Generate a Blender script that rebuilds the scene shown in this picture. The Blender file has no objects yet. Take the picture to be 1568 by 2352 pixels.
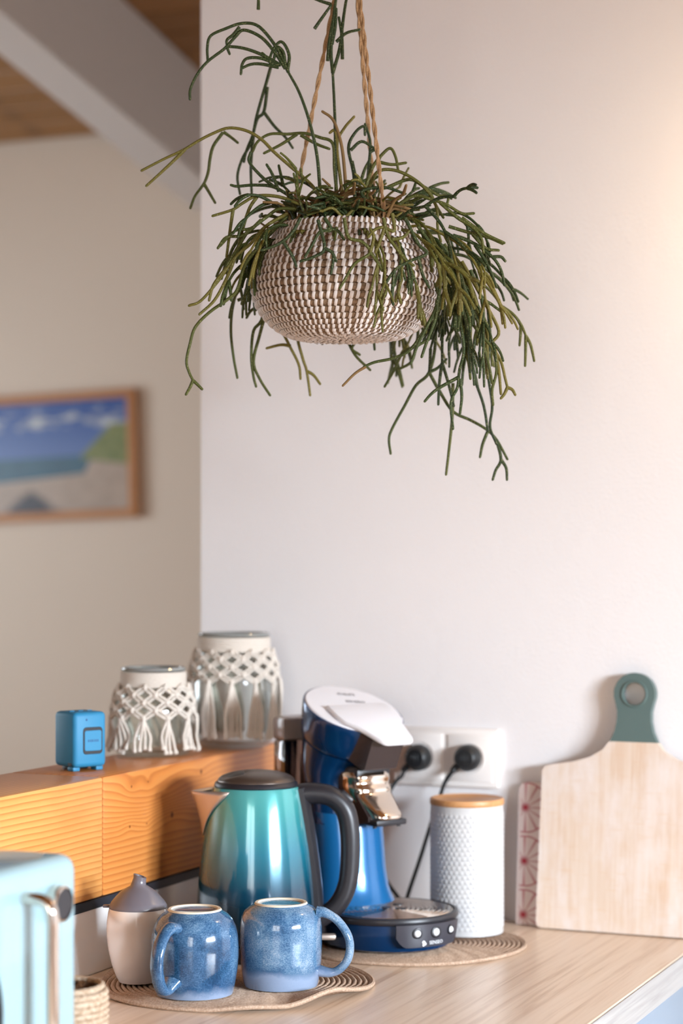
import bpy, bmesh, math, random
from mathutils import Vector, Matrix
from math import sin, cos, pi, radians as R

SC = bpy.context.scene
C = SC.collection
random.seed(7)

# ------------------------------------------------------------ camera, world, lights, exposure
F, CX, HOR = 4700.0, 784.0, 1290.0          # focal length in pixels, centre column, horizon row (1568 x 2352)
TH = R(23.1); cT, sT = cos(TH), sin(TH)
CAMZ, CT = 1.41, 0.91                       # lens height, worktop height
cd = bpy.data.cameras.new('camera'); cam = bpy.data.objects.new('camera', cd); C.objects.link(cam)
cam.location = (0, 0, CAMZ); cam.rotation_euler = (R(90), 0, TH)
cd.sensor_fit = 'VERTICAL'; cd.sensor_height = 36; cd.lens = F / 2352 * 36
cd.shift_y = (HOR - 1176) / 2352; cd.clip_start = 0.05
cd.dof.use_dof = True; cd.dof.focus_distance = 2.37; cd.dof.aperture_fstop = cd.lens / 1000 / 0.027
cd.dof.aperture_blades = 9
SC.camera = cam
SC.view_settings.view_transform = 'Standard'; SC.view_settings.look = 'None'
SC.view_settings.gamma = 1; SC.view_settings.use_curve_mapping = False
SC.view_settings.exposure = 0.22
SC.cycles.use_denoising = True
SC.cycles.max_bounces = 10; SC.cycles.diffuse_bounces = 5; SC.cycles.glossy_bounces = 5
SC.cycles.transmission_bounces = 8; SC.cycles.transparent_max_bounces = 12
SC.cycles.caustics_reflective = False; SC.cycles.caustics_refractive = False
SC.cycles.sample_clamp_indirect = 6.0
w = bpy.data.worlds.new('world'); SC.world = w; w.use_nodes = True
w.node_tree.nodes['Background'].inputs[0].default_value = (0.75, 0.87, 1.0, 1)
w.node_tree.nodes['Background'].inputs[1].default_value = 1.0

def area(name, loc, aim, sx, sy, power, col):
    l = bpy.data.lights.new(name, 'AREA'); l.shape = 'RECTANGLE'; l.size = sx; l.size_y = sy
    l.energy = power; l.color = col
    o = bpy.data.objects.new(name, l); C.objects.link(o); o.location = loc
    o.rotation_euler = (Vector(aim) - Vector(loc)).to_track_quat('-Z', 'Y').to_euler()
    return o
area('daylight_right', (2.75, 0.8, 2.25), (-0.7, 2.25, .8), 1.7, 1.5, 1380, (0.80, 0.90, 1.0))
area('daylight_behind', (-0.2, -1.75, 1.75), (-0.8, 2.0, 1.1), 1.3, 1.3, 30, (1.0, 0.93, 0.83))
area('daylight_far_room', (-4.3, 3.4, 1.6), (-1.5, 3.8, 1.5), 1.3, 1.2, 32, (0.84, 0.92, 1.0))
def lamp(name, loc, power, col, rad):
    l = bpy.data.lights.new(name, 'POINT'); l.energy = power; l.color = col; l.shadow_soft_size = rad
    o = bpy.data.objects.new(name, l); C.objects.link(o); o.location = loc
lamp('warm_wall_lamp', (-0.40, 2.58, 1.88), 3.4, (1.0, 0.70, 0.38), 0.035)

# ------------------------------------------------------------ helpers: image rays, meshes, objects
def P(px, py, d):
    xc = (px - CX) / F * d
    return Vector((xc * cT - d * sT, xc * sT + d * cT, CAMZ + (HOR - py) / F * d))
def PZ(px, py, z): return P(px, py, F * (CAMZ - z) / (py - HOR))

def S(r, g, b):
    f = lambda c: (c / 255 / 12.92) if c / 255 <= 0.04045 else ((c / 255 + 0.055) / 1.055) ** 2.4
    return (f(r), f(g), f(b), 1)

def merge(bm, tmp, M=None):
    vs = [bm.verts.new(M @ v.co if M else v.co) for v in tmp.verts]
    tmp.verts.index_update()
    for f in tmp.faces:
        try: bm.faces.new([vs[v.index] for v in f.verts])
        except ValueError: pass
    tmp.free()

def add_box(bm, c, s, bev=0.0, seg=2, M=None):
    t = bmesh.new(); bmesh.ops.create_cube(t, size=1)
    for v in t.verts: v.co = Vector((v.co.x * s[0] + c[0], v.co.y * s[1] + c[1], v.co.z * s[2] + c[2]))
    if bev > 0: bmesh.ops.bevel(t, geom=t.edges[:], offset=bev, segments=seg, affect='EDGES', profile=0.5)
    merge(bm, t, M)

def add_prism(bm, pts, z0, z1, bev=0.0, seg=2, M=None):
    t = bmesh.new()
    a = [t.verts.new((x, y, z0)) for x, y in pts]; b = [t.verts.new((x, y, z1)) for x, y in pts]
    n = len(pts)
    caps = [t.faces.new(a[::-1]), t.faces.new(b)]
    for i in range(n): t.faces.new((a[i], a[(i + 1) % n], b[(i + 1) % n], b[i]))
    bmesh.ops.recalc_face_normals(t, faces=t.faces)
    if bev > 0:
        es = list({e for f in caps for e in f.edges})
        bmesh.ops.bevel(t, geom=es, offset=bev, segments=seg, affect='EDGES', profile=0.5)
    merge(bm, t, M)

def add_lathe(bm, prof, n=48, c=(0, 0, 0), M=None, fn=None):
    """prof: list of (r, z); r == 0 closes to a point"""
    rows = []
    for r, z in prof:
        if r < 1e-6: rows.append([bm.verts.new(tr(Vector((c[0], c[1], c[2] + z)), M))])
        else:
            row = []
            for i in range(n):
                a = 2 * pi * i / n
                rr = r + (fn(a, z, r) if fn else 0)
                row.append(bm.verts.new(tr(Vector((c[0] + rr * cos(a), c[1] + rr * sin(a), c[2] + z)), M)))
            rows.append(row)
    for p, q in zip(rows, rows[1:]):
        for i in range(n):
            j = (i + 1) % n
            if len(p) == 1 and len(q) == 1: continue
            if len(p) == 1: bm.faces.new((p[0], q[j], q[i]))
            elif len(q) == 1: bm.faces.new((p[i], p[j], q[0]))
            else: bm.faces.new((p[i], p[j], q[j], q[i]))
def tr(v, M): return M @ v if M else v

def smooth_path(pts, k=6):
    pts = [Vector(p) for p in pts]
    if len(pts) < 3: return [pts[0].lerp(pts[-1], i / k) for i in range(k + 1)]
    q = [pts[0] * 2 - pts[1]] + pts + [pts[-1] * 2 - pts[-2]]
    out = []
    for i in range(1, len(q) - 2):
        a, b, c, d = q[i - 1:i + 3]
        for s in range(k):
            t = s / k
            out.append(0.5 * (2 * b + (c - a) * t + (2 * a - 5 * b + 4 * c - d) * t * t + (3 * b - a - 3 * c + d) * t ** 3))
    out.append(pts[-1]); return out

def add_tube(bm, pts, rad, n=8, closed=False, flat=1.0, up=None, caps=True):
    pts = [Vector(p) for p in pts]; m = len(pts)
    if not callable(rad):
        r0 = rad; rad = lambda t: r0
    tan = []
    for i in range(m):
        a = pts[(i - 1) % m] if (closed or i) else pts[0]
        b = pts[(i + 1) % m] if (closed or i < m - 1) else pts[-1]
        v = b - a
        tan.append(v.normalized() if v.length > 1e-9 else Vector((0, 0, 1)))
    nrm = Vector(up) if up else (Vector((0, 0, 1)) if abs(tan[0].z) < .9 else Vector((1, 0, 0)))
    rings = []
    for i in range(m):
        nrm = nrm - tan[i] * nrm.dot(tan[i])
        if nrm.length < 1e-6: nrm = tan[i].orthogonal()
        nrm.normalize(); bi = tan[i].cross(nrm)
        r = rad(i / max(1, m - 1))
        rings.append([bm.verts.new(pts[i] + nrm * (r * cos(2 * pi * k / n)) + bi * (r * flat * sin(2 * pi * k / n))) for k in range(n)])
    for i in range(m if closed else m - 1):
        p, q = rings[i], rings[(i + 1) % m]
        for k in range(n): bm.faces.new((p[k], p[(k + 1) % n], q[(k + 1) % n], q[k]))
    if caps and not closed:
        for ring, sgn in ((rings[0], 1), (rings[-1], -1)):
            bm.faces.new(ring[::-1] if sgn > 0 else ring)

def add_loft(bm, rings, cap0=True, cap1=True):
    vs = [[bm.verts.new(p) for p in r] for r in rings]; n = len(vs[0])
    for p, q in zip(vs, vs[1:]):
        for k in range(n): bm.faces.new((p[k], p[(k + 1) % n], q[(k + 1) % n], q[k]))
    if cap0: bm.faces.new(vs[0][::-1])
    if cap1: bm.faces.new(vs[-1])

def add_sheet(bm, fn, nu, nv, th):
    """fn(u, v) -> (point, normal); a closed sheet of thickness th behind the surface"""
    A, B = [], []
    for i in range(nu + 1):
        ra, rb = [], []
        for j in range(nv + 1):
            p, q = fn(i / nu, j / nv); ra.append(bm.verts.new(p)); rb.append(bm.verts.new(p - q * th))
        A.append(ra); B.append(rb)
    for i in range(nu):
        for j in range(nv):
            bm.faces.new((A[i][j], A[i + 1][j], A[i + 1][j + 1], A[i][j + 1]))
            bm.faces.new((B[i][j], B[i][j + 1], B[i + 1][j + 1], B[i + 1][j]))
    for i in range(nu):
        bm.faces.new((A[i][0], B[i][0], B[i + 1][0], A[i + 1][0])); bm.faces.new((A[i][nv], A[i + 1][nv], B[i + 1][nv], B[i][nv]))
    for j in range(nv):
        bm.faces.new((A[0][j], A[0][j + 1], B[0][j + 1], B[0][j])); bm.faces.new((A[nu][j], B[nu][j], B[nu][j + 1], A[nu][j + 1]))

def obj(name, bm, m, parent=None, sharp=38, label=None, recalc=True):
    if recalc: bmesh.ops.recalc_face_normals(bm, faces=bm.faces)
    me = bpy.data.meshes.new(name); bm.to_mesh(me); bm.free()
    me.polygons.foreach_set('use_smooth', [True] * len(me.polygons))
    me.set_sharp_from_angle(angle=R(sharp))
    if m: me.materials.append(m)
    o = bpy.data.objects.new(name, me); C.objects.link(o)
    if parent: o.parent = parent
    if label: o['label'] = label
    return o
def thing(name, label, cat, loc=(0, 0, 0), rz=0.0, group=None):
    o = bpy.data.objects.new(name, None); C.objects.link(o); o.empty_display_size = 0.02
    o.location = loc; o.rotation_euler = (0, 0, rz); o['label'] = label; o['category'] = cat
    if group: o['group'] = group
    return o
def struct(name, bm, m, parent=None):
    o = obj(name, bm, m, parent); o['kind'] = 'structure'; return o
def B(): return bmesh.new()
RZ = TH                                    # local +x to the camera's right, local +y away from it

# ------------------------------------------------------------ material helpers
def new(m, t, ins=None, **kw):
    n = m.node_tree.nodes.new(t)
    for k, v in kw.items(): setattr(n, k, v)
    for k, v in (ins or {}).items():
        if isinstance(v, bpy.types.NodeSocket): m.node_tree.links.new(v, n.inputs[k])
        else: n.inputs[k].default_value = v
    return n
def mat(name, col=(.8, .8, .8, 1), rough=.5, metal=0.0, **kw):
    m = bpy.data.materials.new(name); m.use_nodes = True
    p = m.node_tree.nodes['Principled BSDF']
    p.inputs['Base Color'].default_value = col; p.inputs['Roughness'].default_value = rough; p.inputs['Metallic'].default_value = metal
    for k, v in kw.items(): p.inputs[k.replace('_', ' ')].default_value = v
    return m
def BS(m): return m.node_tree.nodes['Principled BSDF']
def link(m, s, name): m.node_tree.links.new(s, BS(m).inputs[name])
def coord(m, scale=(1, 1, 1), loc=(0, 0, 0), kind='Object'):
    tc = new(m, 'ShaderNodeTexCoord')
    return new(m, 'ShaderNodeMapping', {'Vector': tc.outputs[kind], 'Scale': scale, 'Location': loc}).outputs[0]
def noise(m, vec, scale, detail=3.0, rough=.55, dist=0.0):
    return new(m, 'ShaderNodeTexNoise', {'Vector': vec, 'Scale': scale, 'Detail': detail, 'Roughness': rough, 'Distortion': dist}).outputs[0]
def ramp(m, fac, stops):
    n = new(m, 'ShaderNodeValToRGB', {'Fac': fac}); e = n.color_ramp.elements
    while len(e) < len(stops): e.new(0.5)
    for k, (p, c) in enumerate(stops): e[k].position = p; e[k].color = c
    return n.outputs[0]
def mix(m, fac, a, b, mode='MIX'):
    n = m.node_tree.nodes.new('ShaderNodeMix'); n.data_type = 'RGBA'; n.blend_type = mode
    for k, v in ((0, fac), (6, a), (7, b)):
        if isinstance(v, bpy.types.NodeSocket): m.node_tree.links.new(v, n.inputs[k])
        else: n.inputs[k].default_value = v
    return n.outputs[2]
def ma(m, op, a, b=0.0, clamp=False):
    n = m.node_tree.nodes.new('ShaderNodeMath'); n.operation = op; n.use_clamp = clamp
    for k, v in ((0, a), (1, b)):
        if isinstance(v, bpy.types.NodeSocket): m.node_tree.links.new(v, n.inputs[k])
        else: n.inputs[k].default_value = v
    return n.outputs[0]
def bump(m, h, strength=.3, dist=.002):
    link(m, new(m, 'ShaderNodeBump', {'Height': h, 'Strength': strength, 'Distance': dist}).outputs[0], 'Normal')
def sep(m, v): return new(m, 'ShaderNodeSeparateXYZ', {'Vector': v}).outputs
def comb(m, x, y, z): return new(m, 'ShaderNodeCombineXYZ', {'X': x, 'Y': y, 'Z': z}).outputs[0]

def glass_mat(name, col=(1, 1, 1, 1), rough=.02, ior=1.45):
    return mat(name, col, rough, Transmission_Weight=1.0, IOR=ior)

def thin_glass(name, tint, ior, gain):
    m = bpy.data.materials.new(name); m.use_nodes = True; N = m.node_tree.nodes; N.clear()
    t = new(m, 'ShaderNodeBsdfTransparent', {'Color': tint}); g = new(m, 'ShaderNodeBsdfGlossy', {'Roughness': .03})
    fr = new(m, 'ShaderNodeFresnel', {'IOR': ior}).outputs[0]
    mx = new(m, 'ShaderNodeMixShader', {0: ma(m, 'MULTIPLY', fr, gain, True), 1: t.outputs[0], 2: g.outputs[0]})
    new(m, 'ShaderNodeOutputMaterial', {'Surface': mx.outputs[0]}); return m

# ------------------------------------------------------------ materials
M = {}
m = M['wall'] = mat('white_plaster', S(227, 224, 225), .62)
v = coord(m); h1 = noise(m, v, 190, 4, .6); h2 = noise(m, v, 55, 2)
bump(m, ma(m, 'ADD', h1, ma(m, 'MULTIPLY', h2, .8)), .35, .0016)
m = M['wall_far'] = mat('warm_white_paint', S(219, 205, 188), .7)
bump(m, noise(m, coord(m), 120, 3), .2, .001)
M['trim'] = mat('white_lacquer', S(224, 221, 219), .4)
m = M['rafter'] = mat('painted_rafter', S(214, 208, 204), .5)
bump(m, noise(m, coord(m, (40, 2, 40)), 3, 3), .2, .002)

def pine(name, c0, c1, c2, knot_amt, seed, knots, rough=.33, period=55, grain_axis='y', warp_amt=.018):
    """boards with grain along object y (or x): rings bent around knots; a few dark knots"""
    m = mat(name, c1, rough)
    tc = new(m, 'ShaderNodeTexCoord').outputs['Object']
    x, y, z = sep(m, tc)
    if grain_axis == 'x': x, y = y, x
    g = comb(m, ma(m, 'MULTIPLY', x, 1.0), ma(m, 'MULTIPLY', y, .35), z)
    g = new(m, 'ShaderNodeMapping', {'Vector': g, 'Location': (seed, seed * 1.7, seed * .6)}).outputs[0]
    vor = new(m, 'ShaderNodeTexVoronoi', {'Vector': comb(m, ma(m, 'ADD', y, seed), ma(m, 'MULTIPLY', z, 1.5), ma(m, 'MULTIPLY', x, .6)), 'Scale': knots}).outputs['Distance']
    warp = ma(m, 'MULTIPLY', new(m, 'ShaderNodeMapRange', {'Value': vor, 'From Min': 0., 'From Max': .55, 'To Min': 1., 'To Max': 0.}, interpolation_type='SMOOTHSTEP').outputs[0], knot_amt)
    wob = ma(m, 'MULTIPLY', ma(m, 'SUBTRACT', noise(m, g, 5, 3), .5), warp_amt * 2)
    zz = ma(m, 'ADD', ma(m, 'ADD', z, ma(m, 'MULTIPLY', x, .55)), ma(m, 'ADD', warp, wob))
    wv = new(m, 'ShaderNodeTexWave', {'Vector': comb(m, 0., 0., zz), 'Scale': period, 'Distortion': 0.0}, wave_type='BANDS', bands_direction='Z', wave_profile='SAW').outputs[1]
    fine = noise(m, comb(m, ma(m, 'MULTIPLY', x, 300), ma(m, 'MULTIPLY', y, 6), ma(m, 'MULTIPLY', z, 300)), 1.0, 3)
    big = noise(m, g, 8, 2)
    col = ramp(m, wv, [(0, c2), (.45, c1), (.8, c1), (1, c0)])
    col = mix(m, ma(m, 'MULTIPLY', fine, .35), col, c2)
    col = mix(m, ma(m, 'MULTIPLY', big, .35), col, c0)
    kn = new(m, 'ShaderNodeMapRange', {'Value': vor, 'From Min': .03, 'From Max': .12, 'To Min': 1., 'To Max': 0.}).outputs[0]
    col = mix(m, ma(m, 'MULTIPLY', kn, .85 if knot_amt > 0 else 0.0), col, (c0[0] * .25, c0[1] * .2, c0[2] * .2, 1))
    col = mix(m, ma(m, 'MULTIPLY', new(m, 'ShaderNodeObjectInfo').outputs['Random'], .45), col, c0)
    link(m, col, 'Base Color')
    bump(m, ma(m, 'ADD', wv, fine), .12, .0008)
    return m
def beam_mat(name, c0, c1, c2, period, knots, seed, wob_amt):
    m = mat(name, c1, .3)
    x, y, z = sep(m, new(m, 'ShaderNodeTexCoord').outputs['Object'])
    g = new(m, 'ShaderNodeMapping', {'Vector': comb(m, x, ma(m, 'MULTIPLY', y, .45), z), 'Location': (seed, seed * 1.7, seed * .6)}).outputs[0]
    warp = 0.0; kn = 0.0
    for (py_, pz_, amp, wy, wz, rad) in knots:
        dy = ma(m, 'SUBTRACT', y, py_); dz = ma(m, 'SUBTRACT', z, pz_)
        e = ma(m, 'ADD', ma(m, 'POWER', ma(m, 'ABSOLUTE', ma(m, 'DIVIDE', dy, wy)), 2.), ma(m, 'POWER', ma(m, 'ABSOLUTE', ma(m, 'DIVIDE', dz, wz)), 2.))
        warp = ma(m, 'ADD', warp, ma(m, 'MULTIPLY', ma(m, 'EXPONENT', ma(m, 'MULTIPLY', e, -1.)), amp))
        rr = ma(m, 'SQRT', ma(m, 'ADD', ma(m, 'MULTIPLY', ma(m, 'MULTIPLY', dy, dy), 1.0), ma(m, 'MULTIPLY', dz, dz)))
        kn = ma(m, 'MAXIMUM', kn, new(m, 'ShaderNodeMapRange', {'Value': rr, 'From Min': rad * .5, 'From Max': rad * 1.25, 'To Min': 1., 'To Max': 0.}).outputs[0])
    wob = ma(m, 'MULTIPLY', ma(m, 'SUBTRACT', noise(m, g, 6, 3), .5), wob_amt)
    ripple = ma(m, 'MULTIPLY', ma(m, 'SUBTRACT', noise(m, g, 30, 2), .5), wob_amt * .07)
    zz = ma(m, 'ADD', ma(m, 'ADD', z, ma(m, 'MULTIPLY', x, .75)), ma(m, 'ADD', warp, ma(m, 'ADD', wob, ripple)))
    wv = new(m, 'ShaderNodeTexWave', {'Vector': comb(m, 0., 0., zz), 'Scale': period}, wave_type='BANDS', bands_direction='Z', wave_profile='SAW').outputs[1]
    fine = noise(m, comb(m, ma(m, 'MULTIPLY', x, 260), ma(m, 'MULTIPLY', y, 5), ma(m, 'MULTIPLY', z, 260)), 1.0, 3)
    blot = noise(m, g, 9, 3)
    col = ramp(m, wv, [(0, c2), (.6, c1), (.9, c0), (1, c1)])
    col = mix(m, ma(m, 'MULTIPLY', fine, .4), col, c1)
    col = mix(m, new(m, 'ShaderNodeMapRange', {'Value': blot, 'From Min': .45, 'From Max': .75, 'To Max': .6}).outputs[0], col, c0)
    if knots: col = mix(m, ma(m, 'MULTIPLY', kn, .9), col, S(86, 40, 18))
    link(m, col, 'Base Color'); bump(m, ma(m, 'ADD', wv, fine), .1, .0006); return m
def on_beam(px, py):
    k = (px - 784.) / F; d = -1.251 / (k * cT - sT)
    return d * (k * sT + cT) - 1.7, (HOR - py) / F * d + .33475
def kb(px, py, amp, wy, wz, rad): a, b = on_beam(px, py); return (a, b, amp, wy, wz, rad)
M['beam_a'] = beam_mat('beam_pine_plain', S(192, 120, 60), S(222, 152, 82), S(232, 170, 100), 42, [], 3.1, .010)
M['beam_b'] = beam_mat('beam_pine_knotty', S(174, 102, 50), S(202, 126, 62), S(214, 144, 78), 40,
    [kb(395, 1868, -.016, .06, .018, .0042), kb(345, 1825, .022, .10, .03, .0001), kb(302, 1803, .006, .02, .012, .0018), kb(340, 1792, .004, .014, .01, .0014),
     kb(298, 1895, -.006, .02, .012, .002), kb(462, 1769, .006, .03, .012, .0036), kb(337, 1888, .004, .012, .01, .0014)], 5.3, .014)
M['ceiling'] = pine('ceiling_pine', S(116, 78, 38), S(158, 110, 60), S(178, 128, 74), .02, 1.3, 3.2, .45, 30, 'x')

def straight(name, c0, c1, c2, rough, sx=90, sy=4, axis='y', str_=.2):
    m = mat(name, c1, rough)
    sc = (sx, sy, sx) if axis == 'y' else (sx, sx, sy) if axis == 'z' else (sy, sx, sx)
    a = noise(m, coord(m, sc), 1.0, 5, .6, .6)
    sc2 = tuple(s * .22 for s in sc)
    b = noise(m, coord(m, sc2, (3, 1, 2)), 1.0, 3, .5, .4)
    col = ramp(m, a, [(.3, c0), (.5, c1), (.72, c2)])
    col = mix(m, ma(m, 'MULTIPLY', b, .55), col, c1)
    link(m, col, 'Base Color'); bump(m, a, str_, .0006); return m
M['worktop'] = straight('oak_laminate', S(184, 153, 125), S(219, 196, 173), S(231, 211, 191), .3, 110, 3.2, 'y', .12)
M['edge'] = straight('laminate_edge', S(124, 120, 118), S(148, 145, 142), S(162, 159, 156), .4, 160, 4, 'y', .1)
m = M['board'] = mat('worn_beech', S(214, 184, 152), .6)
a = noise(m, coord(m, (150, 150, 7)), 1.0, 4, .6, .5); b = noise(m, coord(m, (14, 14, 6)), 1.0, 4, .65)
cuts = noise(m, coord(m, (30, 30, 220), (1, 4, 2)), 1.0, 2)
col = ramp(m, a, [(.3, S(202, 174, 150)), (.55, S(211, 192, 175)), (.8, S(217, 202, 190))])
col = mix(m, new(m, 'ShaderNodeMapRange', {'Value': b, 'From Min': .42, 'From Max': .62}).outputs[0], col, S(218, 207, 201))
col = mix(m, ma(m, 'MULTIPLY', new(m, 'ShaderNodeMapRange', {'Value': cuts, 'From Min': .58, 'From Max': .75}).outputs[0], .3), col, S(204, 166, 126))
link(m, col, 'Base Color'); bump(m, a, .15, .0005)
M['green_paint'] = mat('green_paint', S(82, 102, 100), .45)
M['bamboo'] = straight('bamboo_lid', S(176, 122, 74), S(196, 142, 92), S(208, 156, 106), .42, 160, 8, 'x', .1)
M['tile'] = mat('glossy_white_tile', S(238, 236, 236), .12)
M['seal'] = mat('black_seal', S(42, 44, 52), .45)
M['cabinet'] = mat('blue_cabinet', S(112, 128, 144), .35)
M['knobwood'] = mat('brown_knob', S(120, 84, 66), .4)
M['floor'] = straight('floor_planks', S(140, 108, 78), S(168, 132, 98), S(180, 146, 112), .4, 30, 2, 'y')
M['frame_wood'] = straight('frame_wood', S(158, 102, 54), S(182, 124, 70), S(198, 140, 86), .45, 160, 6, 'x')
# jute mats
def jute(name, c0, c1, sc=420):
    m = mat(name, c1, .85); n = noise(m, coord(m), sc, 3, .6); n2 = noise(m, coord(m), 22, 3)
    col = ramp(m, n, [(.3, c0), (.7, c1)]); col = mix(m, ma(m, 'MULTIPLY', n2, .5), col, c0)
    link(m, col, 'Base Color'); bump(m, n, .6, .0012); return m
M['jute'] = jute('woven_jute', S(150, 122, 100), S(202, 178, 157))
M['palejute'] = jute('pale_rope', S(150, 122, 94), S(214, 194, 172), 260)
M['jute_gap'] = mat('jute_dark_thread', S(110, 82, 58), .9)
M['rope'] = jute('jute_rope', S(138, 102, 66), S(188, 150, 108), 700)
M['core'] = jute('grass_coil', S(108, 84, 62), S(154, 126, 98), 500)
M['stitch'] = mat('white_stitch', S(208, 198, 192), .75)
M['coir'] = jute('coir_fibre', S(52, 30, 12), S(124, 78, 34), 160)
M['soil'] = jute('dark_soil', S(26, 18, 12), S(58, 40, 26), 240)
M['cotton'] = jute('cotton_cord', S(206, 194, 182), S(234, 226, 216), 900)
# mugs
def glaze(name, seed, lift, bz=.018):
    m = mat(name, S(70, 105, 160), .13, Coat_Weight=.5, Coat_Roughness=.04)
    v = coord(m, (1, 1, 1), (seed, seed * 2, 0)); z = sep(m, coord(m))[2]
    sp = noise(m, coord(m, (1, 1, 1.6)), 520, 3, .75); cl = noise(m, v, 26, 4, .6, .5); big = noise(m, v, 11, 2)
    t = ma(m, 'ADD', ma(m, 'MULTIPLY', cl, .75), ma(m, 'MULTIPLY', sp, .75))
    t = ma(m, 'ADD', t, ma(m, 'MULTIPLY', big, .55))
    t = ma(m, 'ADD', t, -.52 + lift)
    col = ramp(m, t, [(.28, S(26, 56, 84)), (.47, S(52, 90, 126)), (.64, S(98, 130, 158)), (.85, S(156, 171, 186))])
    band = new(m, 'ShaderNodeMapRange', {'Value': ma(m, 'ADD', z, ma(m, 'ADD', ma(m, 'MULTIPLY', cl, .022), ma(m, 'MULTIPLY', sp, .008))), 'From Min': bz + .009, 'From Max': bz + .017, 'To Min': 1., 'To Max': 0.}).outputs[0]
    dark = ma(m, 'MULTIPLY', new(m, 'ShaderNodeMapRange', {'Value': ma(m, 'ADD', z, ma(m, 'ADD', ma(m, 'MULTIPLY', cl, .022), ma(m, 'MULTIPLY', sp, .008))), 'From Min': bz + .014, 'From Max': bz + .028, 'To Min': .8, 'To Max': 0.}).outputs[0], sp)
    col = mix(m, dark, col, S(34, 62, 100)); col = mix(m, ma(m, 'MULTIPLY', band, .8), col, S(146, 160, 184))
    link(m, col, 'Base Color'); bump(m, cl, .05, .001); return m
M['mug_a'] = glaze('blue_reactive_glaze', 1.3, -.05, .010); M['mug_b'] = glaze('pale_blue_reactive_glaze', 4.1, .08, .020)
M['clay'] = mat('bare_clay_ring', S(222, 208, 186), .6)
M['porcelain'] = mat('white_porcelain', S(226, 216, 208), .16, Coat_Weight=.4)
M['gray_lid'] = mat('grey_plastic_lid', S(104, 98, 104), .28)
# appliances
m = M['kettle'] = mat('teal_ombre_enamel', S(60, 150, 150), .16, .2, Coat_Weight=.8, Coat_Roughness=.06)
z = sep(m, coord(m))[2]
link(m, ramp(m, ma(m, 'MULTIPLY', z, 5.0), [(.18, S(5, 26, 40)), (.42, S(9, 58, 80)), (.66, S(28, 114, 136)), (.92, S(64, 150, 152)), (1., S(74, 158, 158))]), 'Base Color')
M['black'] = mat('black_plastic', S(34, 33, 38), .38)
M['dark'] = mat('dark_brown_plastic', S(52, 42, 42), .3)
M['lid'] = mat('bronze_black_lid', S(96, 84, 76), .34, .7)
M['steel'] = mat('brushed_steel', S(200, 186, 176), .38, .75)
M['chrome'] = mat('chrome', S(226, 214, 202), .09, 1.0)
m = M['blue'] = mat('metallic_blue', S(10, 60, 108), .2, .5, Coat_Weight=.6, Coat_Roughness=.05)
M['blue_light'] = mat('gloss_blue_column', S(24, 102, 160), .22, .2, Coat_Weight=.5)
M['white_plastic'] = mat('white_plastic', S(222, 220, 224), .3)
M['panel'] = mat('charcoal_panel', S(58, 58, 66), .32)
M['smoke'] = thin_glass('smoky_tank', S(190, 172, 162), 1.5, 1.6)
M['tank_cap'] = mat('smoky_tank_cap', S(150, 134, 128), .22)
M['led'] = mat('button_symbol', S(228, 230, 234), .4)
M['mint'] = mat('mint_enamel', S(148, 177, 184), .14, Coat_Weight=.5)
M['mint_top'] = M['mint']
M['speaker'] = mat('blue_rubber', S(36, 124, 166), .55)
M['speaker_dark'] = mat('black_rubber', S(14, 18, 26), .5)
M['socket'] = mat('socket_white', S(232, 226, 222), .3)
M['cable'] = mat('black_cable', S(24, 26, 28), .45)
M['glass'] = thin_glass('clear_glass', (.97, .985, .975, 1), 1.4, .45)
M['rim_glass'] = mat('grey_glass_rim', S(150, 152, 150), .12, .3)
# canister
M['canister'] = mat('white_embossed_enamel', S(198, 197, 197), .32)
# stems
m = M['stem'] = mat('cactus_stem', S(64, 84, 40), .55, Specular_IOR_Level=.25)
oi = new(m, 'ShaderNodeObjectInfo').outputs['Random']
n = noise(m, coord(m), 55, 2)
c = ramp(m, oi, [(0, S(22, 38, 20)), (.4, S(40, 54, 22)), (.72, S(80, 80, 28)), (1, S(118, 100, 38))])
c = mix(m, ma(m, 'MULTIPLY', n, .6), c, S(62, 72, 32)); sp2 = new(m, 'ShaderNodeMapRange', {'Value': noise(m, coord(m), 650, 1), 'From Min': .60, 'From Max': .68, 'To Max': .38}).outputs[0]; c = mix(m, sp2, c, S(172, 168, 120)); link(m, c, 'Base Color')
bump(m, noise(m, coord(m), 900, 2), .5, .0008)
M['dry'] = mat('dry_stem', S(112, 84, 44), .75)
# red star glass board
m = M['star'] = mat('glass_board_red_print', S(222, 206, 202), .2)
x, y, z = sep(m, coord(m))
u = ma(m, 'ADD', x, .027); cell = .0733
vv = ma(m, 'SUBTRACT', ma(m, 'FLOORED_MODULO', ma(m, 'ADD', z, .02265), cell), cell / 2)
rr = ma(m, 'SQRT', ma(m, 'ADD', ma(m, 'MULTIPLY', u, u), ma(m, 'MULTIPLY', vv, vv)))
an = ma(m, 'ARCTAN2', vv, u)
sp = ma(m, 'ABSOLUTE', ma(m, 'SINE', ma(m, 'MULTIPLY', an, 6.0)))
spoke = ma(m, 'MULTIPLY', ma(m, 'LESS_THAN', sp, .38), ma(m, 'LESS_THAN', rr, .033))
ring = ma(m, 'LESS_THAN', ma(m, 'ABSOLUTE', ma(m, 'SUBTRACT', rr, .034)), .0012)
core = new(m, 'ShaderNodeMapRange', {'Value': rr, 'From Min': .002, 'From Max': .009, 'To Min': 1., 'To Max': 0.}).outputs[0]
f = ma(m, 'MAXIMUM', ma(m, 'MAXIMUM', ma(m, 'MULTIPLY', spoke, .6), ma(m, 'MULTIPLY', ring, .7)), core)
f = ma(m, 'MULTIPLY', f, ma(m, 'GREATER_THAN', x, -.0335))
link(m, mix(m, f, S(216, 200, 196), S(158, 40, 56)), 'Base Color')
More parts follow.
